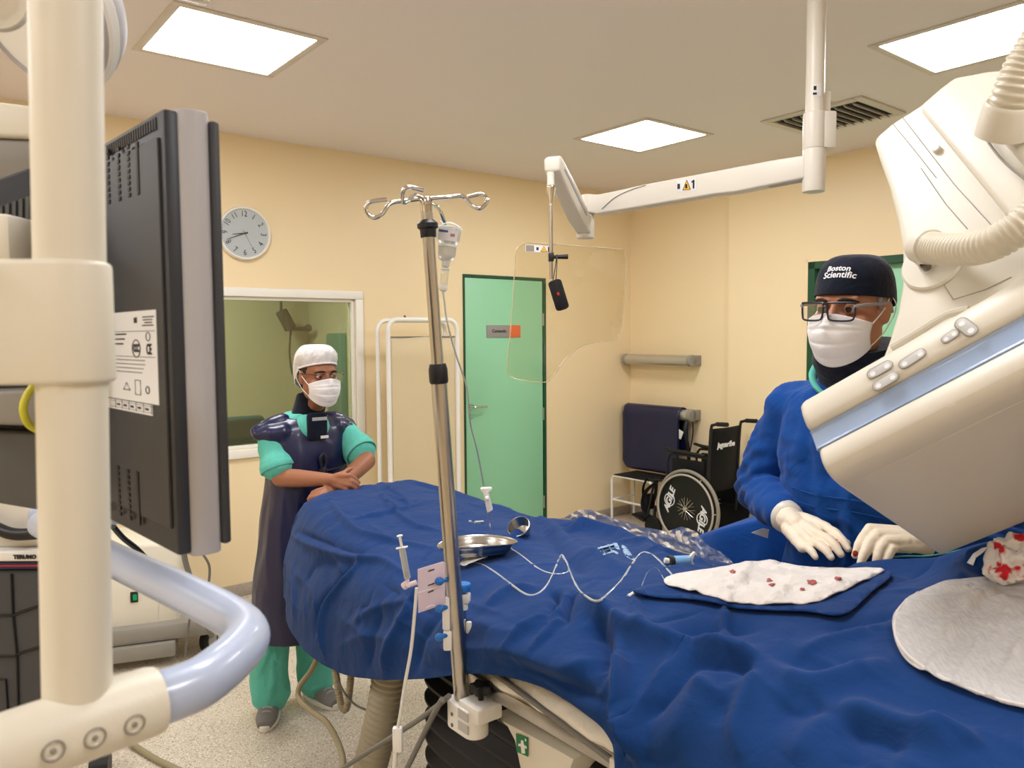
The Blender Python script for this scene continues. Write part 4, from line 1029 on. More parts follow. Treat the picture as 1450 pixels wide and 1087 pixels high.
class Loc:
    def __init__(s, o, f, up=(0, 0, 1)):
        s.o = V(o); s.u = V(up).normalized(); f = V(f); s.f = (f-s.u*f.dot(s.u)).normalized(); s.l = s.u.cross(s.f)   # l: the person's left
        s.R = Matrix((s.l, s.f, s.u)).transposed()
    def __call__(s, l, f, u): return s.o+s.l*l+s.f*f+s.u*u
    def inv(s, co): return (co-np.array(s.o)) @ np.array(s.R)

def head_blob(mb, h, k=1.0):
    def e(c, r): mb.sph(h(*[x*k for x in c]), [x*k for x in r], h.R, n=26)
    e((0, -.012, .030), (.076, .097, .086)); e((0, .028, -.035), (.060, .066, .078)); e((0, .050, -.085), (.040, .042, .030))
    mb.cap(h(0, .090*k, .004*k), h(0, .110*k, -.036*k), .008*k, .013*k); mb.cap(h(-.010*k, .098*k, -.040*k), h(.010*k, .098*k, -.040*k), .009*k, .009*k)
    for s in (-1, 1):
        e((s*.050, .020, -.052), (.024, .046, .048))
        mb.cap(h(s*.010*k, .084*k, .022*k), h(s*.044*k, .074*k, .024*k), .010*k, .009*k)
        e((s*.044, .062, -.030), (.026, .028, .022)); e((s*.076, -.008, -.004), (.008, .019, .031)); mb.cap(h(s*.070*k, 0, -.01*k), h(s*.08*k, -.014*k, .0), .008*k, .006*k)
    mb.cap(h(-.016*k, .092*k, -.066*k), h(.016*k, .092*k, -.066*k), .008*k, .008*k)
def head_shape(me, h, k=1.0):
    co = verts_np(me); q = h.inv(co)/k
    d = np.zeros(len(co))
    for s in (-1, 1):
        r = np.sqrt(((q[:, 0]-s*.033)/.021)**2+((q[:, 1]-.084)/.03)**2+((q[:, 2]-.001)/.014)**2); d -= .013*np.exp(-r**2)
    m = (q[:, 1] > .03)
    co = co+np.outer(d*m*k, np.array(h.f)); set_np(me, co)
def face_parts(h, k, par, gaze=(0, 0), skin=None):
    for s in (-1, 1):
        c = h(s*.033*k, .0755*k, .001*k); r = .0122*k
        g = (h.f+h.l*gaze[0]+h.u*gaze[1]).normalized()
        mb = MB(); mb.sph(c, r, n=20); eb = mb.build('eye', EYEW, par)
        mb = MB(); mb.lathe(c+g*r*.86, g, [(.0076*k, -.0008), (.0070*k, r*.09), (.0045*k, r*.15), (0, r*.175)], 20); mb.build('iris', IRIS, eb)
        mb = MB(); mb.sph(c, r*1.10, h.R, n=22)
        lid = MB(); t = bmesh.new(); bmesh.ops.create_uvsphere(t, u_segments=22, v_segments=16, radius=r*1.12)
        dead = [v for v in t.verts if not (v.co.z > .26*r or v.co.z < -.62*r)]
        bmesh.ops.delete(t, geom=dead, context='VERTS')
        bmesh.ops.transform(t, matrix=Matrix.Translation(c) @ h.R.to_4x4(), verts=t.verts); lid.merge(t); mb.bm.free()
        lid.build('eyelid', skin, eb)
        mb = MB(); mb.tube([h(s*.014*k, .0965*k, .019*k), h(s*.026*k, .0945*k, .0225*k), h(s*.040*k, .087*k, .021*k), h(s*.053*k, .074*k, .016*k)], .0032*k, 8, 6, rad=[.003*k, .0042*k, .0035*k, .0012*k]); mb.build('eyebrow', BROW, par)
def mask_mesh(h, k, par, loops=True):
    def f(i, j):
        s = (i-.5)*2; v = j; a = s*1.25
        top = -.008-.022*abs(s)**1.3; bot = -.132+.046*abs(s)**1.8
        u = top*(1-v)+bot*v
        bulge = .118-.012*abs(v-.35)*2-.022*max(0, v-.6)*2
        nose = .012*math.exp(-(s/.14)**2)*math.exp(-((v-.12)/.2)**2)
        ff = .012+(bulge-.012+nose)*max(0, math.cos(a*.98))**.75
        l = .0755*math.sin(a)*(1-.10*v)/math.sin(1.25)*1.0
        pl = .0050*abs(math.sin(v*3.5*math.pi))**.5*(1 if .18 < v < .9 else .3)*(1-abs(s)*.4)
        w = .0015*noise.noise(V((s*4, v*5, 2)))
        ff += (pl+w)*math.cos(a)
        return h(l*k, ff*k, u*k)
    mb = MB(); mb.grid(f, 44, 40); o = mb.build('face_mask', MASKM, par, sharp=180)
    so = o.modifiers.new('t', 'SOLIDIFY'); so.thickness = .0015
    if loops:
        for s in (-1, 1):
            mb = MB(); mb.tube([f(0 if s < 0 else 1, .05), h(s*.079*k, .008*k, .0*k), h(s*.082*k, -.012*k, .026*k), h(s*.087*k, -.03*k, .012*k), h(s*.085*k, -.03*k, -.012*k), h(s*.081*k, -.014*k, -.034*k), h(s*.077*k, .004*k, -.055*k), f(0 if s < 0 else 1, .96)], .0014*k, 6, 6); mb.build('ear_loop', WHITE, o)
    return o
def glasses(h, k, par, fm, gl, full=True, w=.0275, hh=.019, temple=None, r=.0019):
    def rim(s):
        o = []
        for x, z in ((-w, hh*.75), (-w*.8, hh), (w*.8, hh), (w, hh*.8), (w*.97, -hh*.4), (w*.72, -hh), (-w*.62, -hh), (-w*.92, -hh*.5)):
            l = s*.0335+(x if s > 0 else -x)*-1*-1
            o.append(h((s*(.0335+x*1))*k, (.125-.012*(abs(.0335+x)/.06)**2)*k, (-.004+z)*k))
        return o
    t = None
    mb = MB()
    for s in (-1, 1):
        if full: mb.tube(smooth_path(rim(s), 4, True), r*k, 8, 1, True)
        else: mb.tube(smooth_path(rim(s)[0:4], 4), r*k, 8, 1)
    mb.tube([h(-.0065*k, .124*k, .004*k), h(0, .1265*k, .007*k), h(.0065*k, .124*k, .004*k)], r*1.1*k, 8, 4)
    g = mb.build('glasses', fm, par)
    for s in (-1, 1):
        mb = MB(); mb.prism(smooth_path(rim(s), 3, True), h.f*-.0008); mb.build('lens', gl, g)
        mb = MB(); mb.tube([h(s*.061*k, .115*k, .008*k), h(s*.072*k, .098*k, .010*k), h(s*.0775*k, .03*k, .012*k), h(s*.081*k, -.012*k, .012*k), h(s*.080*k, -.03*k, -.008*k)], r*1.25*k, 8, 5, flat=1.3); mb.build('temple_arm', temple or fm, g)
    return g
LENS = glass_mat('spectacle lens', (.96, .96, .97), .015, fres=.12)

def hand(wrist, knuckles, tips, thumb, up, r=1.0, bend=.010):
    """primitives of a hand: palm, four unequal fingers with bent joints and a thumb from the side of the palm"""
    mb = MB(); up = V(up); w = V(wrist); K = [V(x) for x in knuckles]; T = [V(x) for x in tips]
    rk = [.0118, .0120, .0112, .0100]; rt = [.0078, .0080, .0076, .0068]
    base = [w.lerp(K[i], .18)+ (K[i]-(K[0]+K[3])/2)*.35 for i in range(4)]
    for i in range(4):
        mb.chain([base[i], base[i].lerp(K[i], .5)+up*.002, K[i]], [.0175*r, .0155*r, rk[i]*r*1.1])
        m1 = K[i].lerp(T[i], .44)+up*bend*(1.0 if i else .8); m2 = K[i].lerp(T[i], .76)+up*bend*.75
        mb.chain([K[i], m1, m2, T[i]], [rk[i]*r, rk[i]*r*.98, rk[i]*r*.88, rt[i]*r], 16)
    for i in range(3): mb.cap(base[i].lerp(K[i], .55), base[i+1].lerp(K[i+1], .55), .0150*r, .0145*r)
    b = [V(x) for x in thumb]
    mb.chain(b, [.016*r, .0135*r, .0115*r, .0088*r][:len(b)], 16)
    mb.cap(w, w.lerp((K[1]+K[2])/2, .3), .024*r, .022*r)
    return mb
def grow(mbs):
    out = MB()
    for m in mbs:
        me = bpy.data.meshes.new('t'); m.bm.to_mesh(me); m.bm.free(); out.bm.from_mesh(me); bpy.data.meshes.remove(me)
    return out

# ------------------------------------------------ the man at the table
hc = P(1207, 437, 1.88)
hf = V((-.77, -.64, -.06))
mh_ = Loc(hc, hf, V((.035, -.02, 1))+UU*-.05)
ux, nx = hc.dot(UU), hc.dot(NN)
man = thing('person', 'standing man in a blue surgical gown, black cap, glasses, white mask and latex gloves', 'person', W(1.98, .98, 0))
B = Loc(W(1.98, .985, 0), -UU)          # l = -NN, f = -UU
def mb_pt(u, n, z): return W(u, n, z)
shR, shL = W(1.93, 1.185, 1.415), W(1.90, .795, 1.415)
elR, elL = W(1.955, 1.305, 1.175), W(1.90, .66, 1.17)
wrR, wrL = P(1119, 737, 1.925), P(1313, 766, 1.665)
RK = [P(1170, 747, 1.85), P(1159, 757, 1.835), P(1147, 767, 1.83), P(1136, 776, 1.83)]
RT = [P(1201, 777, 1.775), P(1191, 785, 1.765), P(1177, 789, 1.765), P(1155, 789, 1.775)]
RTh = [P(1128, 742, 1.915), P(1152, 744, 1.89), P(1175, 755, 1.85), P(1199, 769, 1.80)]
LK = [P(1232, 749, 1.70), P(1243, 757, 1.675), P(1255, 766, 1.66), P(1268, 775, 1.655)]
LT = [P(1211, 786, 1.675), P(1218, 798, 1.645), P(1239, 799, 1.635), P(1255, 796, 1.63)]
LTh = [P(1300, 764, 1.69), P(1272, 762, 1.72), P(1244, 772, 1.72), P(1222, 784, 1.70)]
nb0, nb1 = W(1.935, .985, 1.47), hc+V((0, 0, -.10))+mh_.f*-.02
body = MB(); head_blob(body, mh_, 1.02)
body.chain([nb1, nb0], [.056, .060])
body.chain([W(1.95, .985, 1.44), W(1.97, .985, 1.2), W(2.0, .985, .98)], [.10, .11, .115])
for s, sh, el, wr in ((1, shR, elR, wrR), (-1, shL, elL, wrL)):
    body.cap(W(1.94, .985, 1.44), sh, .07, .058); body.chain([sh, el, wr], [.052, .040, .026])
    hip = W(2.0, .985+s*.09, .92); body.chain([hip, W(1.99, .985+s*.11, .5), W(2.01, .985+s*.12, .09)], [.085, .055, .04]); body.cap(W(2.01, .985+s*.12, .06), W(1.84, .985+s*.13, .045), .042, .035)
body = grow([body, hand(wrR, RK, RT, RTh, ZZ, .86), hand(wrL, LK, LT, LTh, ZZ, .86)])
me = body.blob(.0045, 5, .5); head_shape(me, mh_, 1.02); fin(me, 180)
link('body', me, SKIN_M, man)
face_parts(mh_, 1.02, man, (.10, -.05), SKIN_M)
mk = mask_mesh(mh_, 1.02, man)
glasses(mh_, 1.02, man, mat('dark spectacle frame', (34, 36, 46), .3), LENS, True, .0290, .0195, mat('pale grey temple', (150, 148, 150), .35), .0023)
# grey sideburns
mb = MB()
for s in (-1, 1): mb.sph(mh_(s*.0745, .012, .026), (.006, .016, .028), mh_.R)
mb.build('hair', mat('grey hair', (150, 146, 140), .7, bump=.4, bscale=300), man)
# surgical cap
def capf(i, j):
    a = 2*math.pi*i; ca, sa = math.cos(a), math.sin(a)      # sa>0: front
    lowz = .024+.010*max(0, sa)-.026*max(0, -sa)
    ph = j*math.pi/2
    zt = .128; z = lowz+(zt-lowz)*math.sin(ph)**.92; rr = math.cos(ph)**.55 if j < 1 else 0
    wv = 1+.016*noise.noise(V((ca*2.2, sa*2.2, j*2.5)))+.012*(1-abs(noise.noise(V((ca*4, sa*4, j*6)))))*(j < .8)
    bx_, by_ = .0855*rr*wv, .108*rr*wv
    return mh_(bx_*ca, -.012+by_*sa, z)
mb = MB(); mb.grid(capf, 80, 40, closeu=True); capo = mb.build('surgical_cap', NAVYC, man, sharp=180)
so = capo.modifiers.new('t', 'SOLIDIFY'); so.thickness = .001; so.offset = 0
bvc = BVHTree.FromPolygons([v.co for v in capo.data.vertices], [tuple(p.vertices) for p in capo.data.polygons])
def wrap_text(body_, size, c, x, y, m, par, bv, off=.0016, bold=0, shear=0, wx=1):
    me = text(body_, size, (0, 0, 0), (1, 0, 0), (0, 1, 0), None, extrude=.0, bold=bold, shear=shear, wx=wx)
    bm = bmesh.new(); bm.from_mesh(me)
    z = V(x).cross(V(y)).normalized()
    for v in bm.verts:
        p = c+V(x)*v.co.x+V(y)*v.co.y+z*.08; h = bv.ray_cast(p, -z)
        v.co = (h[0]+h[1]*off*(1 if h[1].dot(z) > 0 else -1)) if h[0] is not None else p-z*.08
    bm.to_mesh(me); bm.free(); return link('cap_lettering', me, m, par)
tz = (mh_.f*.9+mh_.l*.10+mh_.u*.3).normalized(); tx = mh_.u.cross(tz).normalized(); ty = tz.cross(tx)
tc_ = mh_(.008, .085, .086)
wrap_text('Boston', .0185, tc_+ty*.0082-tx*.003, tx, ty, WINK, capo, bvc, bold=.0004, shear=.12)
wrap_text('Scientific', .0205, tc_-ty*.0075, tx, ty, WINK, capo, bvc, bold=.0004, shear=.12)
# thyroid collar and the teal scrub collar
mb = MB(); c = (nb0+nb1)/2; mb.loft([(W(1.925, .985, 1.475), -NN, -UU, .100, .095), (W(1.890, .975, 1.515), -NN, -UU, .100, .100), (W(1.855, .962, 1.55), -NN, -UU, .106, .106), (W(1.836, .957, 1.59), -NN, -UU-ZZ*.22, .099, .100)], 40, res=4)
mb.build('thyroid_collar', NAVYC, man)
mb = MB(); mb.tube([W(1.828, 1.015, 1.455), W(1.826, 1.055, 1.485), W(1.846, 1.078, 1.515), W(1.89, 1.09, 1.545)], .018, 12, 6, rad=[.008, .011, .011, .007], flat=.6); mb.build('scrub_collar', TEALS, man)
# gown: torso and sleeves as one garment
g = MB()
g.loft([(W(2.0, .985, .34), -NN, -UU, .26, .21, 2.4), (W(1.99, .985, .70), -NN, -UU, .235, .19, 2.4), (W(1.985, .985, .95), -NN, -UU, .215, .175, 2.4), (W(1.965, .985, 1.10), -NN, -UU, .195, .165, 2.4), (W(1.945, .985, 1.28), -NN, -UU, .205, .155, 2.4), (W(1.935, .985, 1.40), -NN, -UU, .200, .130, 2.3), (W(1.93, .985, 1.465), -NN, -UU, .150, .105, 2.2), (W(1.925, .985, 1.50), -NN, -UU, .098, .090, 2)], 48, res=5)
for s, sh, el, wr in ((1, shR, elR, wrR), (-1, shL, elL, wrL)):
    g.cap(W(1.93, .985+s*.10, 1.42), sh, .075, .062); g.chain([sh, sh.lerp(el, .55), el], [.062, .064, .060]); e2 = el.lerp(wr, .80); g.chain([el, el.lerp(wr, .5), e2], [.060, .053, .043], 20)
me = g.blob(.0075, 6, .6)
def gm(co):
    return np.clip((co[:, 2]-.3)/.2, 0, 1)
wrinkle(me, .012, (7, 7, 11), 3, True, gm); wrinkle(me, .009, (13, 13, 3.2), 6, True, gm)
# creases gathering at the elbow of the bent sleeve
co, no = verts_np(me), normals_np(me)
for el, wr, sh in ((elR, wrR, shR), (elL, wrL, shL)):
    axd = np.array((wr-sh).normalized()); d = np.linalg.norm(co-np.array(el), axis=1)
    co = co+no*(np.sin((co-np.array(el)) @ axd*2*math.pi/.036+np.array([noise.noise(V(p)*9)*4 for p in co]))*.0065*np.exp(-(d/.14)**2))[:, None]
set_np(me, co); fin(me, 180); link('gown', me, GOWN, man)
# belt seam across the front of the gown
bvg = BVHTree.FromPolygons([V(p) for p in verts_np(me)], [tuple(p.vertices) for p in me.polygons])
mb = MB()
for y0 in (0, 17):
    pl = []
    for x, y in ((1122, 690), (1150, 699), (1180, 704), (1210, 708), (1240, 714), (1270, 722)):
        h = bvg.ray_cast(EYE, ray(x, y+y0).normalized())
        if h[0] is not None: pl.append(h[0]-UU*.001)
    if len(pl) > 2: mb.tube(pl, .0022, 6, 4)
if len(mb.bm.verts): mb.build('waist_seam', GOWN, man)
else: mb.bm.free()
# neck binding
mb = MB(); ring_ = [W(1.925, .985, 1.50)+(-NN)*(.100*math.cos(a))+(-UU)*(.092*math.sin(a))-ZZ*.004 for a in [2*math.pi*i/32 for i in range(32)]]; mb.tube(ring_, .005, 8, 1, True); mb.build('neck_binding', GOWN, man)
# white cuffs and gloves
for nm, wr, el, K, T, Th in (('right', wrR, elR, RK, RT, RTh), ('left', wrL, elL, LK, LT, LTh)):
    d = (wr-el).normalized(); m_ = (K[1]+K[2])/2
    hb = hand(wr, K, T, Th, ZZ, 1.0); hb.chain([wr-d*.035, wr, wr.lerp(m_, .25)], [.034, .030, .026], 20)
    me = hb.blob(.0026, 4, .5); wrinkle(me, .0012, 45, 2); fin(me, 180); gl = link('glove', me, GLOVE, man)
    mb = MB(); mb.lathe(wr-d*.058, d, [(.040, 0), (.0425, .004), (.041, .012), (.0425, .018), (.040, .026), (.041, .034), (.036, .042), (.03, .046)], 28); mb.build('cuff', OFFW, man)
    if nm == 'left':
        mb = MB(); mb.sph(LT[0]+(EYE-LT[0]).normalized()*.0055+ZZ*.004, (.006, .004, .007)); mb.build('stain', mat('dried red stain', (150, 40, 36), .5), gl)
mb = MB()
for s in (-1, 1): mb.box(W(1.93, .985+s*.125, .045), (.27, .10, .08), axes(UU, NN, ZZ), .03, 4)
mb.build('shoes', BLACK, man)

# ------------------------------------------------ the woman at the foot of the table
wc = P(450, 532, 3.27)
wh = Loc(wc, V((.66, -.75, -.05)))
wom = thing('person', 'standing woman in white hair net, mask, navy lead apron and teal scrubs, arms folded', 'person', W(1.385, 3.15, 0))
fw_, rw_ = -NN, -UU           # she faces along the table; rw_ is her right side
wu, wn_ = 1.385, 3.15
def q_(r, f, z): return W(wu, wn_, z)+rw_*r+fw_*f      # r to her right, f forward
dr_w = (wc-W(wu, wn_, 0)).dot(rw_)
nz0 = 1.235
sR, sL = q_(.165, -.01, 1.235), q_(-.165, -.01, 1.235)
eR, eL = P(398, 676, 3.17), P(519, 652, 3.30)
wR, wL = P(470, 679, 3.03), P(474, 693, 3.04)
KR = [P(495, 673, 2.99), P(497, 681, 2.985), P(496, 687, 2.98), P(492, 693, 2.985)]
TR = [P(509, 684, 3.03), P(509, 691, 3.02), P(506, 697, 3.01), P(500, 700, 3.01)]
ThR = [P(476, 674, 3.03), P(488, 669, 3.02), P(494, 665, 3.03), P(498, 663, 3.04)]
KL = [P(455, 699, 3.00), P(454, 703, 2.99), P(455, 707, 2.99), P(457, 711, 3.0)]
TL = [P(438, 702, 3.04), P(436, 706, 3.03), P(437, 710, 3.03), P(440, 714, 3.03)]
ThL = [P(470, 694, 3.03), P(460, 692, 3.02), P(450, 694, 3.02), P(442, 697, 3.03)]
body = MB(); head_blob(body, wh, .95)
nb = q_(dr_w*.3, -.005, 1.27); body.chain([wc+V((0, 0, -.09))-wh.f*.012, nb], [.046, .052])
body.chain([q_(0, 0, 1.22), q_(0, 0, 1.0), q_(0, 0, .86)], [.095, .095, .11])
fR, fL = AtZ(384, 1012, 0), AtZ(448, 990, 0)
for s, sh, el, wr in ((1, sR, eR, wR), (-1, sL, eL, wL)):
    body.cap(q_(0, -.005, 1.21), sh-ZZ*.02, .055, .036); body.chain([sh-ZZ*.015, el, el.lerp(wr, .35), wr], [.038, .039, .037, .024])
    ft = fR if s > 0 else fL
    body.chain([q_(s*.085, 0, .82), q_(s*.10, 0, .45).lerp(V((ft.x, ft.y, .45)), .5), V((ft.x, ft.y, .09))], [.08, .052, .036])
body = grow([body, hand(wR, KR, TR, ThR, ZZ*.6+fw_*.8, .80, .006), hand(wL, KL, TL, ThL, ZZ*.6+fw_*.8, .80, .006)])
me = body.blob(.0042, 5, .5); head_shape(me, wh, .95); fin(me, 180); link('body', me, SKIN_W, wom)
face_parts(wh, .95, wom, (.12, -.18), SKIN_W); mask_mesh(wh, .95, wom)
glasses(wh, .95, wom, mat('brass spectacle frame', (150, 110, 70), .3, .6), LENS, False, .0285, .0195, mat('dark temple', (60, 40, 34), .3), .0013)
mb = MB(); mb.sph(wh(0, -.018, .032), (.079*.95, .098*.95, .088*.95), wh.R, n=28); mb.sph(wh(0, -.085, -.03), (.045, .035, .04), wh.R); mb.build('hair', HAIRM, wom)
def netf(i, j):
    a = 2*math.pi*i; ca, sa = math.cos(a), math.sin(a); ph = j*math.pi/2
    lowz = .034+.022*max(0, sa)-.085*max(0, -sa)**.8; zt = .132
    z = lowz+(zt-lowz)*math.sin(ph)**.9; r_ = (math.cos(ph)**.5 if j < 1 else 0)
    puff = 1+.14*math.sin(min(1, j*3)*math.pi/2)*(1 if sa < .5 else .6)
    wv = 1+.05*noise.noise(V((ca*4, sa*4, j*4)))+.035*(1-abs(noise.noise(V((ca*9, sa*9, j*6)))))+.022*math.sin(a*26)*math.exp(-j*5)
    return wh(.076*r_*puff*wv*ca, -.016+(.098+.020*max(0, -sa))*r_*puff*wv*sa, z)
mb = MB(); mb.grid(netf, 104, 36, closeu=True); mb.build('hair_net', HAIRNET, wom, sharp=180)
mb = MB(); mb.tube([netf(i/48, .0) for i in range(48)], .004, 8, 1, True); mb.build('net_band', MASKM, wom)
# scrub top, collar, apron
g = MB()
g.loft([(q_(0, 0, .78), rw_, fw_, .175, .135, 2.3), (q_(0, 0, 1.0), rw_, fw_, .160, .120, 2.3), (q_(0, 0, 1.16), rw_, fw_, .175, .115, 2.3), (q_(0, -.005, 1.245), rw_, fw_, .150, .085, 2.2), (q_(0, -.005, 1.30), rw_, fw_, .080, .080, 2)], 40, res=5)
for s, sh, el in ((1, sR, eR), (-1, sL, eL)):
    g.cap(q_(s*.08, -.005, 1.235), sh, .046, .042); m_ = sh.lerp(el, .50); g.chain([sh, m_, sh.lerp(el, .70)], [.042, .060, .070])
me = g.blob(.006, 5, .6); wrinkle(me, .007, (10, 10, 8), 5); fin(me, 180); link('scrub_top', me, TEALS, wom)
for s, sh, el in ((1, sR, eR), (-1, sL, eL)):
    a = sh.lerp(el, .70); d = (el-sh).normalized(); mb = MB(); mb.lathe(a, d, [(.071, 0), (.0725, .003), (.0735, .026), (.0715, .029), (.068, .029), (.066, 0)], 32); mb.build('sleeve_hem', TEALS, wom)
mb = MB(); mb.loft([(q_(dr_w*.15, .008, 1.262), rw_, fw_, .070, .086), (q_(dr_w*.4, .012, 1.30), rw_, fw_, .067, .077), (q_(dr_w*.75, .024, 1.345), rw_, fw_, .066, .072), (q_(dr_w*.95, .046, 1.385), rw_, fw_+ZZ*.22, .069, .076)], 36, res=4)
mb.box(q_(.0, .118, 1.250), (.088, .030, .115), axes(rw_, fw_, ZZ), .014, 3); tc = mb.build('thyroid_collar', NAVYC, wom)
mb = MB(); mb.box(q_(-.005, .1335, 1.282), (.066, .002, .014), axes(rw_, fw_, ZZ), .0008); mb.build('collar_strip', LGREY, tc); mb = MB(); mb.box(q_(-.025, .1335, 1.205), (.035, .004, .012), axes(rw_, fw_, ZZ), .001); mb.build('collar_label', LABEL, tc)
mb = MB(); mb.sph(q_(0, .046, 1.238), (.084, .082, .070), axes(rw_, fw_, ZZ), n=32); mb.build('scrub_neckline', TEALS, wom)
g = MB()
g.loft([(q_(.025, .01, .37), rw_, fw_, .222, .175, 2.5), (q_(.015, .01, .62), rw_, fw_, .210, .165, 2.5), (q_(.005, .005, .86), rw_, fw_, .192, .152, 2.4), (q_(0, .005, 1.02), rw_, fw_, .168, .132, 2.4), (q_(0, .005, 1.12), rw_, fw_, .172, .128, 2.4), (q_(0, 0, 1.19), rw_, fw_, .176, .116, 2.4), (q_(0, 0, 1.245), rw_, fw_, .160, .098, 2.3), (q_(0, -.005, 1.280), rw_, fw_, .115, .075, 2.2)], 48, res=5)
for s in (1, -1):
    g.chain([q_(s*.105, .012, 1.270), q_(s*.15, .004, 1.258), q_(s*.214, -.005, 1.236)], [.032, .032, .020])
    g.chain([q_(s*.12, .050, 1.225), q_(s*.165, .036, 1.222), q_(s*.212, .014, 1.222)], [.042, .038, .020])
me = g.blob(.006, 5, .6); wrinkle(me, .006, (5, 5, 3.5), 8); wrinkle(me, .006, (10, 10, 3.5), 12); fin(me, 180); ap = link('lead_apron', me, NAVY, wom)
mb = MB(); mb.tube([q_(.172, .07, 1.062), q_(.08, .130, 1.055), q_(.0, .142, 1.062), q_(-.08, .130, 1.07), q_(-.17, .07, 1.085)], .006, 8, 6)
mb.sph(q_(-.01, .148, 1.066), (.018, .015, .022)); mb.tube([q_(-.01, .15, 1.07), q_(-.022, .155, 1.10), q_(-.012, .152, 1.135), q_(.004, .152, 1.12), q_(-.006, .15, 1.07)], .008, 8, 6); mb.tube([q_(-.01, .15, 1.06), q_(.006, .156, 1.02), q_(.0, .158, .985)], .009, 8, 6); mb.tube([q_(-.012, .15, 1.06), q_(-.034, .152, 1.035), q_(-.055, .148, 1.025)], .008, 8, 6)
mb.build('tie', mat('dark navy strap', (16, 20, 44), .6), ap)
g = MB()
for s, ft in ((1, fR), (-1, fL)):
    k = V((ft.x, ft.y, .08)); m_ = q_(s*.080, 0, .58).lerp(V((k.x, k.y, .58)), .30)
    g.chain([q_(s*.08, 0, .84), m_, k+ZZ*.30, k+ZZ*.02], [.095, .086, .082, .080])
me = g.blob(.006, 5, .6); wrinkle(me, .010, (11, 11, 8), 4); fin(me, 180); link('scrub_trousers', me, TEALS, wom)
for ft, d in ((fR, V((.12, -1, 0))), (fL, V((.75, -.62, 0)))):
    d.normalize(); s_ = V((-d.y, d.x, 0)); o = V((ft.x, ft.y, 0))
    mb = MB(); mb.loft([(o-d*.075+ZZ*.045, s_, ZZ, .030, .040), (o-d*.04+ZZ*.058, s_, ZZ, .038, .052), (o+d*.03+ZZ*.05, s_, ZZ, .041, .044), (o+d*.10+ZZ*.036, s_, ZZ, .044, .030), (o+d*.145+ZZ*.026, s_, ZZ, .030, .018)], 28, res=5)
    sh_ = mb.build('shoe', SHOE, wom)
    mb = MB(); out = []
    for i in range(28):
        a = 2*math.pi*i/28; out.append(o+d*(.035+.122*math.cos(a))+s_*(.044*math.sin(a)*(1+.12*math.cos(a))))
    mb.prism(out, ZZ*.024, .006); mb.build('sole', SOLE, sh_)
    mb = MB()
    for i in range(4): c = o+d*(.045+.018*i)+ZZ*(.094-.010*i); mb.tube([c-s_*.02-ZZ*.004, c+ZZ*.002, c+s_*.02-ZZ*.004], .003, 6, 3)
    mb.build('laces', LGREY, sh_)
# ---------------------------------------------------------------- far side of the room
t = thing('privacy_screen', 'white framed folding privacy screen with a beige cloth panel beside the green door', 'screen', W(2.86, D-.30, 0))
sn = D-.30; su0, su1 = 2.585, 3.135; sz = 1.733
def ufr(u0, u1, ztop, n, r=.07):
    return [W(u0, n, .02)]+[W(u0+r-r*math.cos(R(a)), n, ztop-r+r*math.sin(R(a))) for a in range(0, 91, 10)]+[W(u1-r+r*math.sin(R(a)), n, ztop-r+r*math.cos(R(a))) for a in range(0, 91, 10)]+[W(u1, n, .02)]
mb = MB(); mb.tube(ufr(su0, su1, sz, sn), .0165, 14, 1); mb.tube([W(su0, sn, .30), W(su1, sn, .30)], .012, 10); mb.build('frame', WHITE, t)
mb = MB(); mb.tube(ufr(su0-.045, su1-.06, sz-.005, sn+.06), .0145, 12, 1); mb.build('rear_frame', WHITE, t)
CANV = cloth('beige screen cloth', (212, 194, 158), .1, 6, .1, 400, .05, .8, .03)
mb = MB(); mb.grid(lambda i, j: W(su0+.012+(su1-su0-.024)*i, sn+.004*math.sin(i*9)*j, .33+(sz-.115-.33)*j), 24, 10); o = mb.build('cloth_panel', CANV, t); so = o.modifiers.new('t', 'SOLIDIFY'); so.thickness = .003
mb = MB(); mb.cyl(W(su0+.012, sn, sz-.115), W(su1-.012, sn, sz-.115), .004); mb.build('panel_rod', GREY, t)
mb = MB(); mb.box(W(su0+.13, sn, sz+.018), (.014, .014, .02), None, .003); mb.build('clip', mat('red clip', (150, 40, 36), .5), t)
mb = MB()
for u in (su0, su1): mb.box(W(u, sn, .012), (.06, .36, .024), axes(UU, NN, ZZ), .008)
mb.build('foot', WHITE, t)

# wall rails for lead aprons
ALU = mat('satin aluminium', (196, 194, 186), .35, .7, var=.03); CAPG = mat('grey end cap', (150, 146, 138), .5)
def hanger(z, lab, name='apron_rail'):
    n0, n1 = 4.05, 4.80; u = UC-.11; r = .046
    t = thing(name, lab, 'wall rail', W(UC, (n0+n1)/2, z), 'lead apron wall rails')
    mb = MB(); mb.cyl(W(u, n0+.03, z), W(u, n1-.03, z), r, n=32); mb.build('tube', ALU, t)
    for a, b in ((n0, n0+.035), (n1-.035, n1)):
        mb = MB(); mb.cyl(W(u, a, z), W(u, b, z), r+.003, n=32, bev=.004); wbox(mb, (u, UC), (a, b), (z-r*.95, z+r*.95), .006); mb.build('end_bracket', CAPG, t)
    mb = MB(); wbox(mb, (UC-.012, UC), (n0+.03, n1-.03), (z-.04, z+.04), .003); mb.build('wall_plate', CAPG, t)
hanger(1.405, 'empty aluminium wall rail above the hanging navy apron')
hanger(.955, 'aluminium wall rail holding the navy lead apron behind the wheelchair')
t = thing('lead_apron', 'navy lead apron folded over the lower wall rail behind the wheelchair', 'lead apron', W(UC-.11, 4.42, .955))
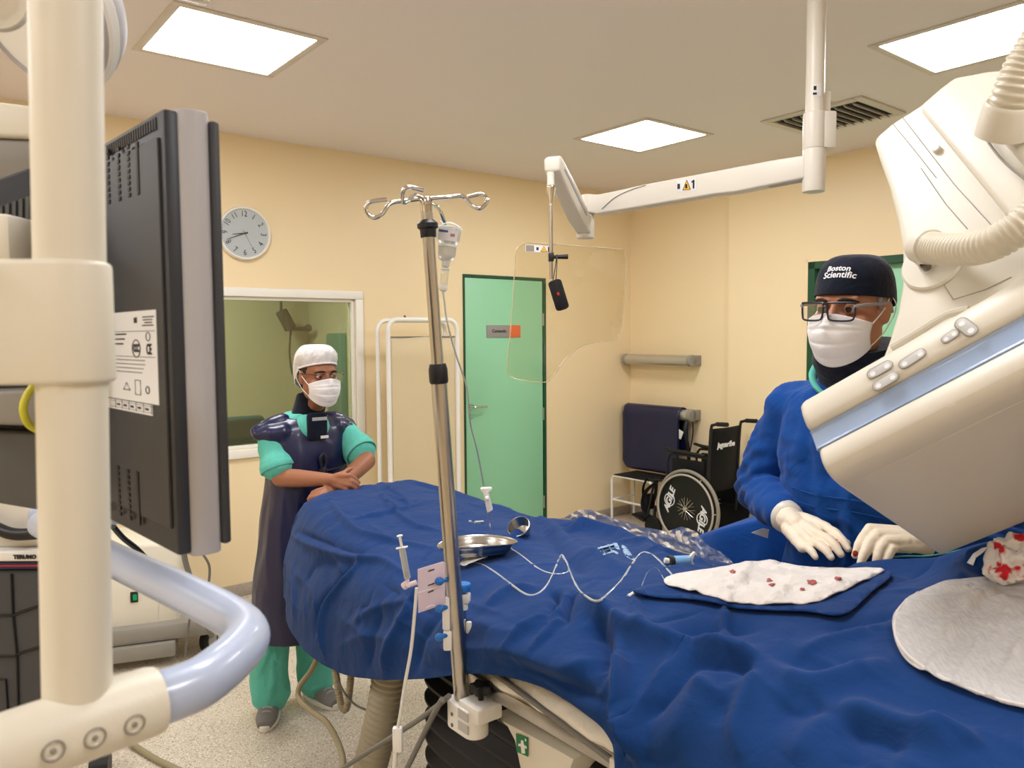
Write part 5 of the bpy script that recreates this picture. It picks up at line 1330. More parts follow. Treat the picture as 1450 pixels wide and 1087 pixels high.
def apf(i, j):
    n = 4.145+.615*i; s = j
    w_ = .004*math.sin(i*7+2)+.003*noise.noise(V((i*5, j*4, 1)))
    # front drop, over the tube, back drop
    if s < .55: z = .455+(.955-.455)*s/.55; u = UC-.11-.052-.006-w_*2*(1-s)
    elif s < .75:
        a = math.pi*(1-(s-.55)/.2); u = UC-.11+.054*math.cos(a); z = .955+.054*math.sin(a)
    else: z = .955-(s-.75)/.25*.30; u = UC-.11+.054
    rc_ = .05
    e = min(i, 1-i)
    if s < .1: z += .06*max(0, 1-e/.12)**2
    return W(u, n, z)
mb = MB(); mb.grid(apf, 40, 60); o = mb.build('apron_panel', NAVY, t, sharp=180); so = o.modifiers.new('t', 'SOLIDIFY'); so.thickness = .010
mb = MB(); mb.tube([apf(i/20, 0) for i in range(21)], .005, 6, 1); mb.tube([apf(0, j/40*.55) for j in range(41)], .005, 6, 1); mb.tube([apf(1, j/40*.55) for j in range(41)], .005, 6, 1); mb.build('piping', BLACK, t)
mb = MB()
mb.tube([W(UC-.10, 4.10, .97), W(UC-.16, 4.09, .85), W(UC-.13, 4.08, .70), W(UC-.09, 4.10, .56)], .016, 8, 6, flat=.3); mb.tube([W(UC-.07, 4.09, .98), W(UC-.08, 4.07, .80), W(UC-.11, 4.09, .60)], .014, 8, 6, flat=.3)
mb.build('strap', BLACK, t)
mb = MB(); mb.box(W(UC-.17, 4.13, .80), (.004, .05, .07), axes(UU, NN, ZZ) @ Matrix.Rotation(.4, 3, 'X'), .001); mb.build('tag', LABEL, t)

# white step stool
t = thing('step_stool', 'white tube framed step stool with a black tread against the cream wall', 'stool', W(4.98, 4.46, 0))
def stl(u, n, z): return W(u, n, z)
for u in (4.86, 5.14):
    mb = MB(); mb.tube([W(u, 4.70, 0.0)]+[W(u, 4.65+.05*math.cos(R(a)), .36+.05*math.sin(R(a))) for a in range(0, 91, 15)]+[W(u, 4.29-.05*math.sin(R(a)), .36+.05*math.cos(R(a))) for a in range(0, 91, 15)]+[W(u, 4.24, 0)], .0115, 12, 1); mb.build('leg_frame', WHITE, t)
mb = MB(); mb.cyl(W(4.86, 4.70, .20), W(5.14, 4.70, .20), .009); mb.cyl(W(4.86, 4.24, .20), W(4.86, 4.70, .20), .009); mb.build('cross_bar', WHITE, t)
mb = MB(); wbox(mb, (4.85, 5.15), (4.27, 4.67), (.408, .424), .004); mb.build('tread', RUBBER, t)

# wheelchair
BFAB = cloth('black nylon', (20, 20, 23), .15, 12, .1, 300, .05, .7)
t = thing('wheelchair', 'black folding wheelchair with disc wheel covers parked by the cream wall', 'wheelchair', W(4.9, 3.7, 0))
u0, u1 = 4.70, 5.12; wn0 = onU(973, 722, u0).dot(NN); WR = .30
TYRE = mat('grey tyre', (150, 142, 130), .6, var=.05); DISC = mat('black wheel cover', (20, 20, 22), .4)
for u, sgn in ((u0, -1), (u1, 1)):
    c = W(u, wn0, WR)
    o = [c+NN*((WR-.014)*math.cos(a))+ZZ*((WR-.014)*math.sin(a)) for a in [2*math.pi*i/56 for i in range(56)]]
    mb = MB(); mb.tube(o, .014, 12, 1, True); wh_ = mb.build('wheel', TYRE, t)
    o = [c+UU*(sgn*.03)+NN*((WR-.04)*math.cos(a))+ZZ*((WR-.04)*math.sin(a)) for a in [2*math.pi*i/56 for i in range(56)]]
    mb = MB(); mb.tube(o, .008, 10, 1, True)
    for k in range(6):
        a = k*math.pi/3; d = NN*math.cos(a)+ZZ*math.sin(a); mb.cyl(c+d*(WR-.03), c+d*(WR-.04)+UU*(sgn*.03), .004, n=8)
    mb.build('hand_rim', mat('grey hand rim', (186, 180, 168), .4), wh_)
    mb = MB(); mb.lathe(c-UU*(sgn*.004), UU*sgn, [(.062, 0), (WR-.026, 0), (WR-.022, .004), (WR-.03, .012), (.062, .016)], 56); mb.build('wheel_cover', DISC, wh_)
    mb = MB(); mb.cyl(c-UU*.02, c+UU*(sgn*.03), .018, n=16)
    for k in range(18):
        a = k*2*math.pi/18; d = NN*math.cos(a)+ZZ*math.sin(a); a2 = a+(.5 if k % 2 else -.5); d2 = NN*math.cos(a2)+ZZ*math.sin(a2)
        mb.cyl(c+d2*.016+UU*(sgn*.022), c+d*.085+UU*(sgn*.014), .0018, n=6)
    mb.build('spoke_hub', CHROME, wh_)
    if sgn < 0:
        xa = (-NN)          # reading direction seen from the camera side
        for ang, ctr_ in ((R(70), W(u, wn0+.160, WR+.045)), (R(-100), W(u, wn0-.150, WR-.055))):
            d = xa*math.cos(ang)+ZZ*math.sin(ang); e = -xa*math.sin(ang)+ZZ*math.cos(ang)
            cc = ctr_-UU*.0135
            text('AGILE', .075, cc, d, e, WINK, wh_, name='wheel_lettering', bold=.002, shear=.25, extrude=.0015)
            mb = MB(); mb.tube([cc+d*(.047*math.cos(a))+e*(.047*math.sin(a)) for a in [2*math.pi*i/28 for i in range(28)]], .004, 6, 1, True); mb.build('wheel_emblem', WINK, wh_)
def wc_(a, n, z): return W(u0+.03+(u1-u0-.06)*a, wn0+n, z)
for a in (0, 1):
    mb = MB(); mb.tube([wc_(a, -.16, .26), wc_(a, -.17, .50), wc_(a, -.19, .90), wc_(a, -.22, .955), wc_(a, -.30, .965)], .011, 10, 6); mb.build('back_post', BLACK, t)
    mb = MB(); mb.cyl(wc_(a, -.24, .962), wc_(a, -.34, .966), .016, n=14, bev=.004); mb.build('push_grip', RUBBER, t)
    mb = MB(); mb.tube([wc_(a, -.16, .70), wc_(a, .14, .70), wc_(a, .20, .68), wc_(a, .22, .60), wc_(a, .22, .30)], .010, 10, 6); mb.tube([wc_(a, -.16, .47), wc_(a, .30, .47), wc_(a, .36, .42), wc_(a, .42, .16)], .010, 10, 6); mb.cyl(wc_(a, -.16, .30), wc_(a, .24, .30), .010); mb.build('side_frame', BLACK, t)
    mb = MB(); mb.tube([wc_(a, -.14, .715), wc_(a, .08, .720), wc_(a, .16, .722), wc_(a, .24, .735)], .022, 12, 5, flat=.55, up=(0, 0, 1), rad=[.020, .024, .024, .018]); mb.build('armrest', RUBBER, t)
    mb = MB(); mb.box(wc_(a, .02, .58), (.008, .30, .18), axes(UU, NN, ZZ), .003); mb.build('side_guard', BFAB, t)
    mb = MB(); mb.lathe(wc_(a, .36, .085)-UU*.014, UU, [(.02, 0), (.08, 0), (.085, .006), (.085, .022), (.08, .028), (.02, .028)], 28); mb.cyl(wc_(a, .36, .085), wc_(a, .34, .26), .012); mb.build('caster', RUBBER, t)
    mb = MB(); mb.box(wc_(a, .50, .14)+UU*(.04 if a == 0 else -.04), (.15, .14, .018), axes(UU, NN, ZZ) @ Matrix.Rotation(.25, 3, 'X'), .006); mb.cyl(wc_(a, .42, .17), wc_(a, .46, .13), .011); mb.build('footplate', BLACK, t)
    mb = MB(); mb.tube([wc_(a, .33, .45), wc_(a, .44, .36), wc_(a, .47, .24), wc_(a, .42, .16)], .028, 10, 6, flat=.35); mb.box(wc_(a, .45, .27)+UU*(.05 if a == 0 else -.05), (.11, .05, .13), axes(UU, NN, ZZ), .02); mb.build('calf_pad', BFAB, t)
mb = MB(); mb.grid(lambda i, j: wc_(i, -.165-.05*(j-.3)*.6-.025*math.sin(i*math.pi), .44+.48*j), 18, 14); o = mb.build('backrest', BFAB, t, sharp=180); so = o.modifiers.new('t', 'SOLIDIFY'); so.thickness = .012
mb = MB(); mb.grid(lambda i, j: wc_(i, -.15+.42*j, .485-.03*math.sin(i*math.pi)), 16, 12); o = mb.build('seat', BFAB, t, sharp=180); so = o.modifiers.new('t', 'SOLIDIFY'); so.thickness = .014
text('jaguaribe', .058, wc_(.36, -.232, .80), UU, ZZ, WINK, t, name='back_lettering', bold=.0018, shear=.2, extrude=.0015)
mb = MB(); mb.cyl(wc_(0, .05, .30), wc_(1, .05, .47), .009); mb.cyl(wc_(0, .05, .47), wc_(1, .05, .30), .009); mb.build('cross_brace', BLACK, t)
mb = MB(); mb.tube([wc_(0, .36, .46), wc_(0, .42, .47), wc_(0, .47, .38), wc_(.1, .48, .26), wc_(.2, .46, .22), wc_(.3, .44, .30), wc_(.25, .41, .42), wc_(.1, .37, .47)], .014, 8, 6, True, flat=.3); mb.build('leg_strap', BLACK, t)

# blue cloth heaped over a low stand behind the man
t = thing('draped_side_stand', 'royal blue cloth draped over a low stand left of the man in the gown', 'draped stand', W(2.26, 1.50, 0))
mb = MB()
def dsf(i, j):
    a = 2*math.pi*i; s = j
    zt_ = 1.0-.10*math.sin(a)*(1-s)
    if s < .35: r_ = .17*s/.35; z = 1.02-.02*(s/.35)
    else: k = (s-.35)/.65; r_ = .17+.06*k; z = 1.0*(1-k)+.12*k
    w_ = 1+.10*math.sin(a*5+.6)*max(0, s-.3)+.06*noise.noise(V((math.cos(a)*3, math.sin(a)*3, s*2)))
    tilt = -.55*(r_*math.sin(a)*w_)*(1 if s < .6 else (1-s)/.4)
    return W(2.26+r_*w_*math.cos(a)*.95, 1.50+r_*w_*math.sin(a)*1.35, z+tilt)
mb.grid(dsf, 72, 40, closeu=True); mb.build('drape_cloth', GOWN, t, sharp=180)
mb = MB(); wbox(mb, (2.16, 2.36), (1.38, 1.62), (.0, .9), .01); mb.build('stand_body', GREY, t)
h = P(1075, 752, 2.14); mb = MB(); mb.prism([P(1064, 754, 2.13), P(1080, 748, 2.13), P(1089, 750, 2.13), P(1087, 762, 2.13)], V((.002, .004, 0))); mb.build('corner_tag', LABEL, t)

# ---------------------------------------------------------------- carts and consoles at the left
t = thing('equipment_cart', 'cream wheeled equipment cabinet with a green lit switch below the monitor', 'equipment cart', W(-.2, 3.9, 0))
cY = 3.86; x0, x1 = P(150, 850, cY).x, P(254, 850, cY).x; zt2, zb2 = P(200, 778, cY).z, P(200, 898, cY).z
cb = V(((x0+x1)/2, cY+.2, 0)); t.location = cb
RZ = Matrix.Rotation(R(20), 3, 'Z')
def cp(x, y, z): return V((x1, cY, 0))+RZ @ V((x, y, 0))+ZZ*z
wd = x1-x0+.12
mb = MB(); mb.prism([cp(-wd, 0, zb2), cp(0, 0, zb2), cp(.012, 0, zt2-.05), cp(-.02, 0, zt2+.04), cp(-wd, 0, zt2+.06)], RZ @ V((0, .40, 0)), .025, 4); cab = mb.build('cabinet', CREAM, t)
mb = MB(); mb.box(cp(-wd*.55, -.002, (zb2+zt2)/2-.03), (wd*.7, .006, (zt2-zb2)*.7), RZ, .002); mb.build('front_panel', CREAM, cab)
sw = AtPlane(190, 845, cp(0, -.008, 0), RZ @ V((0, 1, 0)))
mb = MB(); mb.box(sw, (.034, .012, .052), RZ, .003); s_ = mb.build('switch', BLACK, cab)
mb = MB(); mb.box(sw+RZ @ V((.004, -.008, .0)), (.018, .004, .03), RZ, .002); mb.build('switch_light', emit_mat('green switch lamp', (40, 200, 110), .5), s_)
mb = MB(); mb.box(cp(-wd*.5+.10, .18, .165), (wd+.24, .48, .085), RZ, .02); mb.build('chassis', GREY, t)
mb = MB(); mb.box(cp(-wd*.5+.02, .02, .085), (wd-.08, .20, .075), RZ, .01); mb.build('foot_pedal_box', GREY, t)
for (x, y) in ((.13, .06), (.13, .34), (-wd-.02, .06), (-wd-.02, .34)):
    c = cp(x, y, .062); ax_ = RZ @ V((.85, -.5, 0)); ax_.normalize()
    mb = MB(); mb.lathe(c-ax_*.02, ax_, [(.02, 0), (.055, 0), (.062, .006), (.062, .034), (.055, .04), (.02, .04)], 28); ct = mb.build('caster', RUBBER, t)
    mb = MB(); mb.lathe(c-ax_*.023, ax_, [(.0, 0), (.036, 0), (.036, .046), (0, .046)], 24); mb.build('caster_hub', LGREY, ct)
    mb = MB(); mb.cyl(c+ZZ*.05, cp(x, y, .14), .012); mb.build('caster_stem', DSTEEL, ct)
tag(MB().tube([P(258, 760, 3.6), P(262, 792, 3.62), P(272, 826, 3.65), P(282, 860, 3.7), P(300, 900, 3.8)], .013, 12, 8).build('cable', GCABLE), 'thick grey cable hanging below the monitor, the left one of two', 'cable')
tag(MB().tube([P(284, 780, 3.62), P(296, 800, 3.65), P(295, 826, 3.68), P(287, 840, 3.7), P(270, 870, 3.75), P(262, 930, 3.8)], .006, 10, 8).build('cable', GCABLE), 'thin curved grey cable hanging below the monitor corner', 'cable')
tag(MB().tube([P(160, 745, 1.6), P(175, 762, 1.65), P(195, 778, 1.7), P(215, 800, 1.75)], .006, 8, 6).build('cable', BLACK), 'short black cable just under the big monitor edge', 'cable')

qY = 1.30
t = thing('instrument_console', 'white console with a pale blue handle and a black hose above the dark cart', 'console', P(0, 780, qY+.15))
mb = MB(); mb.prism([P(-200, 690, qY), P(8, 690, qY), P(40, 712, qY), P(66, 716, qY), P(66, 776, qY), P(-200, 782, qY)], V((-.2, .30, 0)), .014, 4); bd = mb.build('housing', OFFW, t)
mb = MB(); mb.lathe(P(44, 731, qY-.025), V((1, .25, -.02)), [(.014, 0), (.019, .003), (.019, .14), (.014, .145)], 28); mb.build('handle', BLUEGREY, t)
mb = MB(); mb.tube([P(-40, 730, qY-.02), P(-10, 745, qY-.025), P(15, 755, qY-.03), P(40, 756, qY-.03), P(70, 752, qY-.03), P(110, 742, qY)], .010, 14, 8); mb.build('hose', BLACK, t)
t = thing('drawer_cart', 'dark grey supply cart with a white lettered strip and a red line on top', 'cart', V((P(0, 900, qY).x, qY+.2, 0)))
mb = MB(); mb.prism([P(-260, 806, qY-.01), P(62, 804, qY-.01), P(66, 1000, qY-.01), P(66, 1087, qY-.01), P(60, 1500, qY-.01), P(-260, 1500, qY-.01)], V((-.22, .36, 0)), .012, 3); bd = mb.build('cabinet', mat('dark grey cart panel', (62, 64, 66), .5, var=.05), t)
mb = MB(); mb.prism([P(-260, 781, qY-.02), P(64, 780, qY-.02), P(64, 795, qY-.02), P(-260, 797, qY-.02)], V((-.22, .38, 0)), .004); tp = mb.build('top_strip', WHITE, t)
text('TERUMO', .0095, P(35, 788.5, qY-.0215), V((1, 0, 0)), ZZ, INK, tp, bold=.0004)
mb = MB(); mb.prism([P(-260, 797, qY-.016), P(64, 795, qY-.016), P(64, 806, qY-.016), P(-260, 808, qY-.016)], V((-.22, .37, 0)), .003); st_ = mb.build('navy_strip', NAVY, t)
mb = MB(); mb.prism([P(-260, 803, qY-.018), P(64, 799.5, qY-.018), P(64, 801.5, qY-.018), P(-260, 805, qY-.018)], V((0, .002, 0))); mb.build('red_line', mat('red stripe', (170, 40, 50), .5), st_)
mb = MB()
for y in (872, 930): mb.tube([P(-100, y, qY-.012), P(20, y-1, qY-.012), P(30, y-6, qY-.012), P(66, y-18, qY-.012)], .0022, 6, 1)
mb.tube([P(16, 812, qY-.012), P(18, 870, qY-.012), P(24, 930, qY-.012), P(26, 1020, qY-.012)], .0022, 6, 1); mb.tube([P(-40, 962, qY-.012), P(8, 962, qY-.012), P(11, 1010, qY-.012)], .0018, 6, 1)
mb.build('drawer_seam', BLACK, bd)
mb = MB()
for x in (-180, 40):
    c = V((P(x, 900, qY).x, qY+.10, .05)); mb.cyl(c-V((.02, 0, 0)), c+V((.02, 0, 0)), .05, n=24); mb.cyl(c, c+ZZ*.08, .014)
mb.build('caster_wheels', RUBBER, t)
c = AtZ(142, 1085, .05)
mb = MB(); mb.cyl(c-V((.03, .01, 0)), c+V((.03, .01, 0)), .05, n=24); mb.box(c+V((-.05, .03, .06)), (.14, .10, .05), None, .012); tag(mb.build('pedal_unit', BLACK), 'black wheeled foot unit on the floor below the elbow of the cream pole', 'foot pedal')
tag(MB().tube([AtZ(170, 1040, .02), AtZ(200, 1062, .012), AtZ(235, 1082, .012), AtZ(300, 1110, .012)], .012, 10, 6).build('floor_hose', CABLE), 'olive hose lying on the floor below the grab handle', 'hose')

# ---------------------------------------------------------------- hoses and cables around the table column
def ribtube(pts, r, pitch, m, amp=.07):
    pl = smooth_path(pts, 40); L = [0]
    for p, q in zip(pl, pl[1:]): L.append(L[-1]+(q-p).length)
    N = int(L[-1]/pitch*6); res = []; rad = []; j = 0
    for k in range(N+1):
        s = L[-1]*k/N
        while j < len(L)-2 and L[j+1] < s: j += 1
        f = (s-L[j])/max(1e-9, L[j+1]-L[j]); res.append(pl[j].lerp(pl[j+1], f)); rad.append(r*(1+amp*math.cos(2*math.pi*s/pitch)))
    return MB().tube(res, r, 24, 1, rad=rad)
tag(ribtube([P(553, 950, 2.12), P(547, 985, 2.12), P(538, 1030, 2.12), P(524, 1087, 2.14), P(515, 1140, 2.2), AtZ(515, 1215, .05)], .047, .017, mat('h', (1, 1, 1)), .05).build('corrugated_hose', mat('grey corrugated hose', (176, 168, 146), .5, var=.06)), 'thick beige corrugated hose hanging beside the black pleated column', 'hose')
tag(MB().tube([P(452, 925, 2.4), P(440, 950, 2.4), P(424, 972, 2.4), P(424, 990, 2.38), P(440, 1006, 2.3), P(462, 1022, 2.2), P(478, 1050, 2.1), P(486, 1080, 2.02), P(478, 1110, 2.0), AtZ(470, 1200, .02)], .0085, 12, 8).build('hose', CABLE), 'olive beige hose curling down in front of the trousers', 'hose')
tag(ribtube([P(474, 938, 2.35), P(478, 970, 2.35), P(484, 1000, 2.34), P(490, 1003, 2.33), P(494, 985, 2.33), P(498, 945, 2.33)], .0105, .008, None, .10).build('spiral_hose', mat('beige spiral hose', (170, 158, 130), .5)), 'short ribbed U-bend hose under the drape edge', 'hose')
tag(MB().tube([P(476, 940, 2.3), P(482, 970, 2.28), P(500, 995, 2.25), P(524, 1006, 2.22), P(545, 1005, 2.3)], .0032, 8, 8).build('cable', GCABLE), 'thin grey cable looping between U-bend hose and corrugated hose', 'cable')
tag(MB().tube([P(470, 1100, 1.9), P(500, 1078, 1.85), P(560, 1040, 1.75), P(605, 1010, 1.65), P(636, 985, 1.575)], .0058, 10, 8).build('cable', GCABLE), 'grey cable running diagonally up to the pole clamp', 'cable')
tag(MB().tube([P(565, 1110, 1.75), P(590, 1060, 1.7), P(612, 1015, 1.62), P(626, 990, 1.575)], .0062, 10, 8).build('cable', GCABLE), 'grey cable hanging steeply in front of the black bellows', 'cable')
tag(MB().tube([P(590, 832, 1.52), P(587, 870, 1.52), P(582, 920, 1.53), P(573, 970, 1.54), P(567, 1010, 1.55), P(563, 1030, 1.56)], .0034, 10, 8).build('pressure_line', WHITE), 'white pressure line hanging from the manifold card', 'tubing')
c = thing('inline_connector', 'white inline connector at the end of the hanging pressure line', 'connector', P(563, 1060, 1.56))
mb = MB(); mb.box(P(563, 1046, 1.56), (.020, .016, .052), None, .004); mb.build('body', WHITE, c)
mb = MB(); mb.tube([P(561, 1060, 1.56), P(559, 1080, 1.57), P(556, 1120, 1.6)], .005, 10, 4); mb.build('lead', WHITE, c)
# ---------------------------------------------------------------- things hanging on the IV pole
CLEAR = glass_mat('clear plastic', (.93, .95, .95), .06, .05, .06)
def zY(px, py, Y): return P(px, py, Y)
BY = ivt.y+.05
t = thing('saline_bottle', 'upside down saline bottle with a drip chamber hanging from the pole hook', 'saline bottle', P(632, 345, BY))
pp0, pp1 = P(636, 322, BY), P(631, 374, BY); dx = (pp1-pp0).normalized(); L_ = (pp1-pp0).length
k = BY/FPX
mb = MB(); mb.lathe(pp0, dx, [(10*k, -2*k), (16*k, 0), (17.5*k, 3*k), (16*k, 18*k), (13.5*k, 22*k), (12.5*k, 26*k), (12.5*k, 38*k), (10.5*k, 44*k), (6*k, 47*k), (5.5*k, 54*k), (3*k, 55*k)], 32)
BOT = mat('translucent bottle plastic', (228, 232, 232), .25, var=.03, trans=.55, alpha=.93, ior=1.2); bt = mb.build('bottle', BOT, t)
sd_ = (EYE-pp0).normalized(); bx_ = dx.cross(sd_).normalized(); bx_ = bx_ if bx_.x > 0 else -bx_
def wraplab(y0, y1, a0, a1, r0, m, par, name):
    mb = MB(); mb.grid(lambda i, j: pp0+dx*((y0+(y1-y0)*j)*k)+(bx_*math.sin(a0+(a1-a0)*i)+sd_*math.cos(a0+(a1-a0)*i))*(r0*k), 14, 4); return mb.build(name, m, par, sharp=180)
lb = wraplab(2, 18, -.9, .75, 18.1, LABEL, bt, 'bottle_label')
wraplab(4, 7, -.85, -.05, 18.4, mat('blue print', (60, 80, 150), .5), lb, 'label_band'); wraplab(14, 17, -.25, .55, 18.0, mat('navy print', (40, 50, 120), .5), lb, 'label_band'); wraplab(8, 12, .15, .5, 18.4, mat('rose print', (170, 120, 130), .5), lb, 'label_mark')
mb = MB(); mb.lathe(pp0+dx*(24*k), dx, [(0, 0), (13.2*k, 0), (13.2*k, 3*k), (0, 3*k)], 28); mb.build('ridge', WHITE, t)
mb = MB(); mb.lathe(pp0+dx*(55*k), dx, [(4*k, 0), (6*k, 2*k), (6*k, 5*k), (5*k, 7*k), (5.5*k, 9*k), (5.5*k, 30*k), (4*k, 34*k), (1.5*k, 36*k)], 24); mb.build('drip_chamber', CLEAR, t)
mb = MB(); mb.lathe(pp0+dx*(80*k), dx, [(4.9*k, 0), (5.6*k, 1*k), (5.6*k, 7*k), (5*k, 8*k)], 24); mb.lathe(pp0+dx*(56*k), dx, [(3*k, 0), (6.3*k, 1*k), (6.3*k, 3*k), (3*k, 4*k)], 24); mb.build('chamber_ring', WHITE, t)
mb = MB(); mb.tube([P(631, 316, BY), P(640, 316, BY), P(653, 324, BY), P(650, 332, BY)], .0016, 6, 5); mb.tube([P(630, 316, BY), P(621, 322, BY), P(617, 332, BY)], .0016, 6, 5); mb.build('hanger_loop', WHITE, t)
# infusion line from the drip chamber over the drape
CL = mat('clear tubing', (206, 212, 214), .12, var=.02, trans=.35, ior=1.3, coat=.4)
e_ = pp0+dx*(91*k)
q = on_drape(694, 752)
ln = [e_, P(629, 425, BY), P(633, 455, BY), P(645, 500, BY+.04), P(660, 545, BY+.1), P(664, 580, BY+.14), P(667, 605, BY+.2), P(676, 640, BY+.3), P(685, 688, BY+.45)]
t = thing('infusion_line', 'clear infusion line with a white roller clamp running down from the saline bottle', 'infusion line', e_)
mb = MB(); mb.tube(ln, .0019, 8, 8); mb.build('upper_tube', CL, t)
cY_ = BY+.45
mb = MB(); mb.prism([P(680, 691, cY_), P(696, 690, cY_), P(697, 694, cY_), P(692, 698, cY_), P(698, 722, cY_), P(690, 727, cY_), P(684, 699, cY_), P(680, 695, cY_)], V((0, .016, 0)), .003); mb.cyl(P(688, 706, cY_-.004), P(692, 705, cY_-.004), .006); mb.build('roller_clamp', WHITE, t)
def lay(pts, r, m, name, par=None, lift=.0, res=5):
    o = []
    for p in smooth_path([V((x, y, 0)) for x, y in pts], res):
        h = cast(p.x, p.y, BV2)
        if h is not None: o.append(h+(EYE-h).normalized()*(r*.8+lift))
    return MB().tube(o, r, 8, 1).build(name, m, par)
dr = on_drape(694, 760)
mb = MB(); mb.tube([P(691, 724, cY_), P(693, 738, cY_+.06), P(694, 748, (cY_+dr.y)/2), dr], .0022, 8, 8); mb.build('drop_tube', CL, t)
lay([(694, 758), (700, 763), (707, 767), (736, 785), (762, 805), (779, 812), (796, 813), (805, 808), (801, 793), (796, 786), (791, 793), (783, 813), (773, 831), (759, 842), (744, 841), (721, 825), (698, 808), (681, 799), (663, 797), (646, 802)], .0030, CL, 'tube', t)
tag(lay([(797, 788), (803, 800), (817, 831), (831, 845), (846, 851), (860, 842), (880, 822), (895, 799), (909, 783), (924, 786), (941, 802), (957, 821)], .0030, CL, 'extension_tube'), 'clear extension tube arching over the drape towards the small stained gauze', 'tubing')
tag(lay([(909, 830), (912, 822), (918, 810), (930, 805), (941, 822)], .0022, CL, 'short_tube'), 'short thin clear tube bent in an arch beside the stained gauze', 'tubing')

# pressure manifold on the pole
MY_ = ivb.y-.025
t = thing('pressure_manifold', 'lavender manifold card with blue stopcocks clipped behind the IV pole', 'manifold', P(620, 850, MY_))
BLU = mat('blue knob plastic', (36, 112, 190), .35); LAV = mat('lavender plastic', (214, 200, 220), .4, trans=.0, var=.03)
mb = MB(); mb.prism([P(591, 806, MY_), P(627, 795, MY_), P(630, 798, MY_), P(630, 855, MY_), P(592, 868, MY_)], V((.001, .004, 0)), .001); card = mb.build('card', LAV, t)
mb = MB()
for a, b in (((606, 808), (615, 805)), ((606, 828), (615, 825)), ((606, 838), (614, 835))): mb.prism([P(a[0], a[1], MY_-.001), P(b[0], b[1], MY_-.001), P(b[0], b[1]+1.6, MY_-.001), P(a[0], a[1]+1.6, MY_-.001)], V((0, .001, 0)))
mb.build('card_mark', INK, card)
mb = MB(); mb.prism([P(592, 838, MY_-.001), P(629, 827, MY_-.001), P(629, 829, MY_-.001), P(592, 840, MY_-.001)], V((0, .001, 0))); mb.tube([P(603, 861, MY_-.001), P(610, 857, MY_-.001), P(616, 857, MY_-.001)], .0012, 6, 3); mb.build('card_fold', mat('pale lavender edge', (238, 230, 240), .3), card)
mb = MB(); mb.box(P(632, 868, MY_+.012), (.016, .014, .07), None, .004); mb.box(P(634, 906, MY_+.012), (.018, .016, .042), None, .004); mb.box(P(664, 888, MY_+.05), (.012, .01, .026), None, .003); mb.build('manifold_body', WHITE, t)
for y in (823, 862, 902):
    mb = MB(); c = P(622, y, MY_-.004); mb.sph(c, (.0095, .008, .0085)); mb.cyl(c, c+V((.014, .012, 0)), .005); mb.build('stopcock', BLU, t)
RYc = ivb.y+.035
mb = MB(); mb.cyl(P(658, 968, RYc), P(655, 852, RYc), .0078, n=20); mb.build('support_rod', CHROME, t)
mb = MB(); mb.box(P(657, 846, RYc), (.026, .022, .020), Matrix.Rotation(R(-10), 3, 'Z'), .003); mb.box(P(646, 850, RYc-.005), (.008, .02, .045), None, .002); mb.cyl(P(656, 852, RYc), P(656, 862, RYc), .010); mb.build('rod_clamp', WHITE, t)
mb = MB(); mb.lathe(P(656, 838, RYc), ZZ, [(.008, 0), (.0155, .004), (.0165, .008), (.0165, .017), (.015, .019), (.003, .0195)], 28); mb.build('clamp_knob', BLU, t)
# syringe stuck upright in the manifold port
t = thing('syringe', 'upright plastic syringe fixed to the port of the manifold card', 'syringe', P(577, 828, MY_))
SYR = mat('translucent syringe barrel', (206, 212, 214), .2, trans=.45, ior=1.25, var=.02)
a, b = P(577, 818, MY_), P(569, 775, MY_); d = (b-a).normalized()
mb = MB(); mb.lathe(a, d, [(.002, -.012), (.003, -.003), (.0068, 0), (.0068, (b-a).length), (.0072, (b-a).length)], 24); mb.build('barrel', SYR, t)
mb = MB(); mb.box(b, (.024, .010, .002), frame(d, V((1, 0, 0))), .0008); mb.build('flange', WHITE, t)
mb = MB(); mb.cyl(a+d*.004, a+d*.012, .006); mb.build('stopper', BLACK, t)
mb = MB(); c = P(566, 759, MY_); mb.cyl(a+d*.012, c, .0028); mb.cyl(c, c+d*.002, .0062); mb.build('plunger', WHITE, t)
mb = MB(); mb.cyl(P(571, 831, MY_), P(590, 824, MY_), .0052); mb.cyl(P(572, 830, MY_), P(577, 826, MY_-.003), .008); mb.cyl(P(577, 826, MY_), P(577, 816, MY_), .004); mb.build('port', mat('pink white port', (232, 214, 220), .35), t)

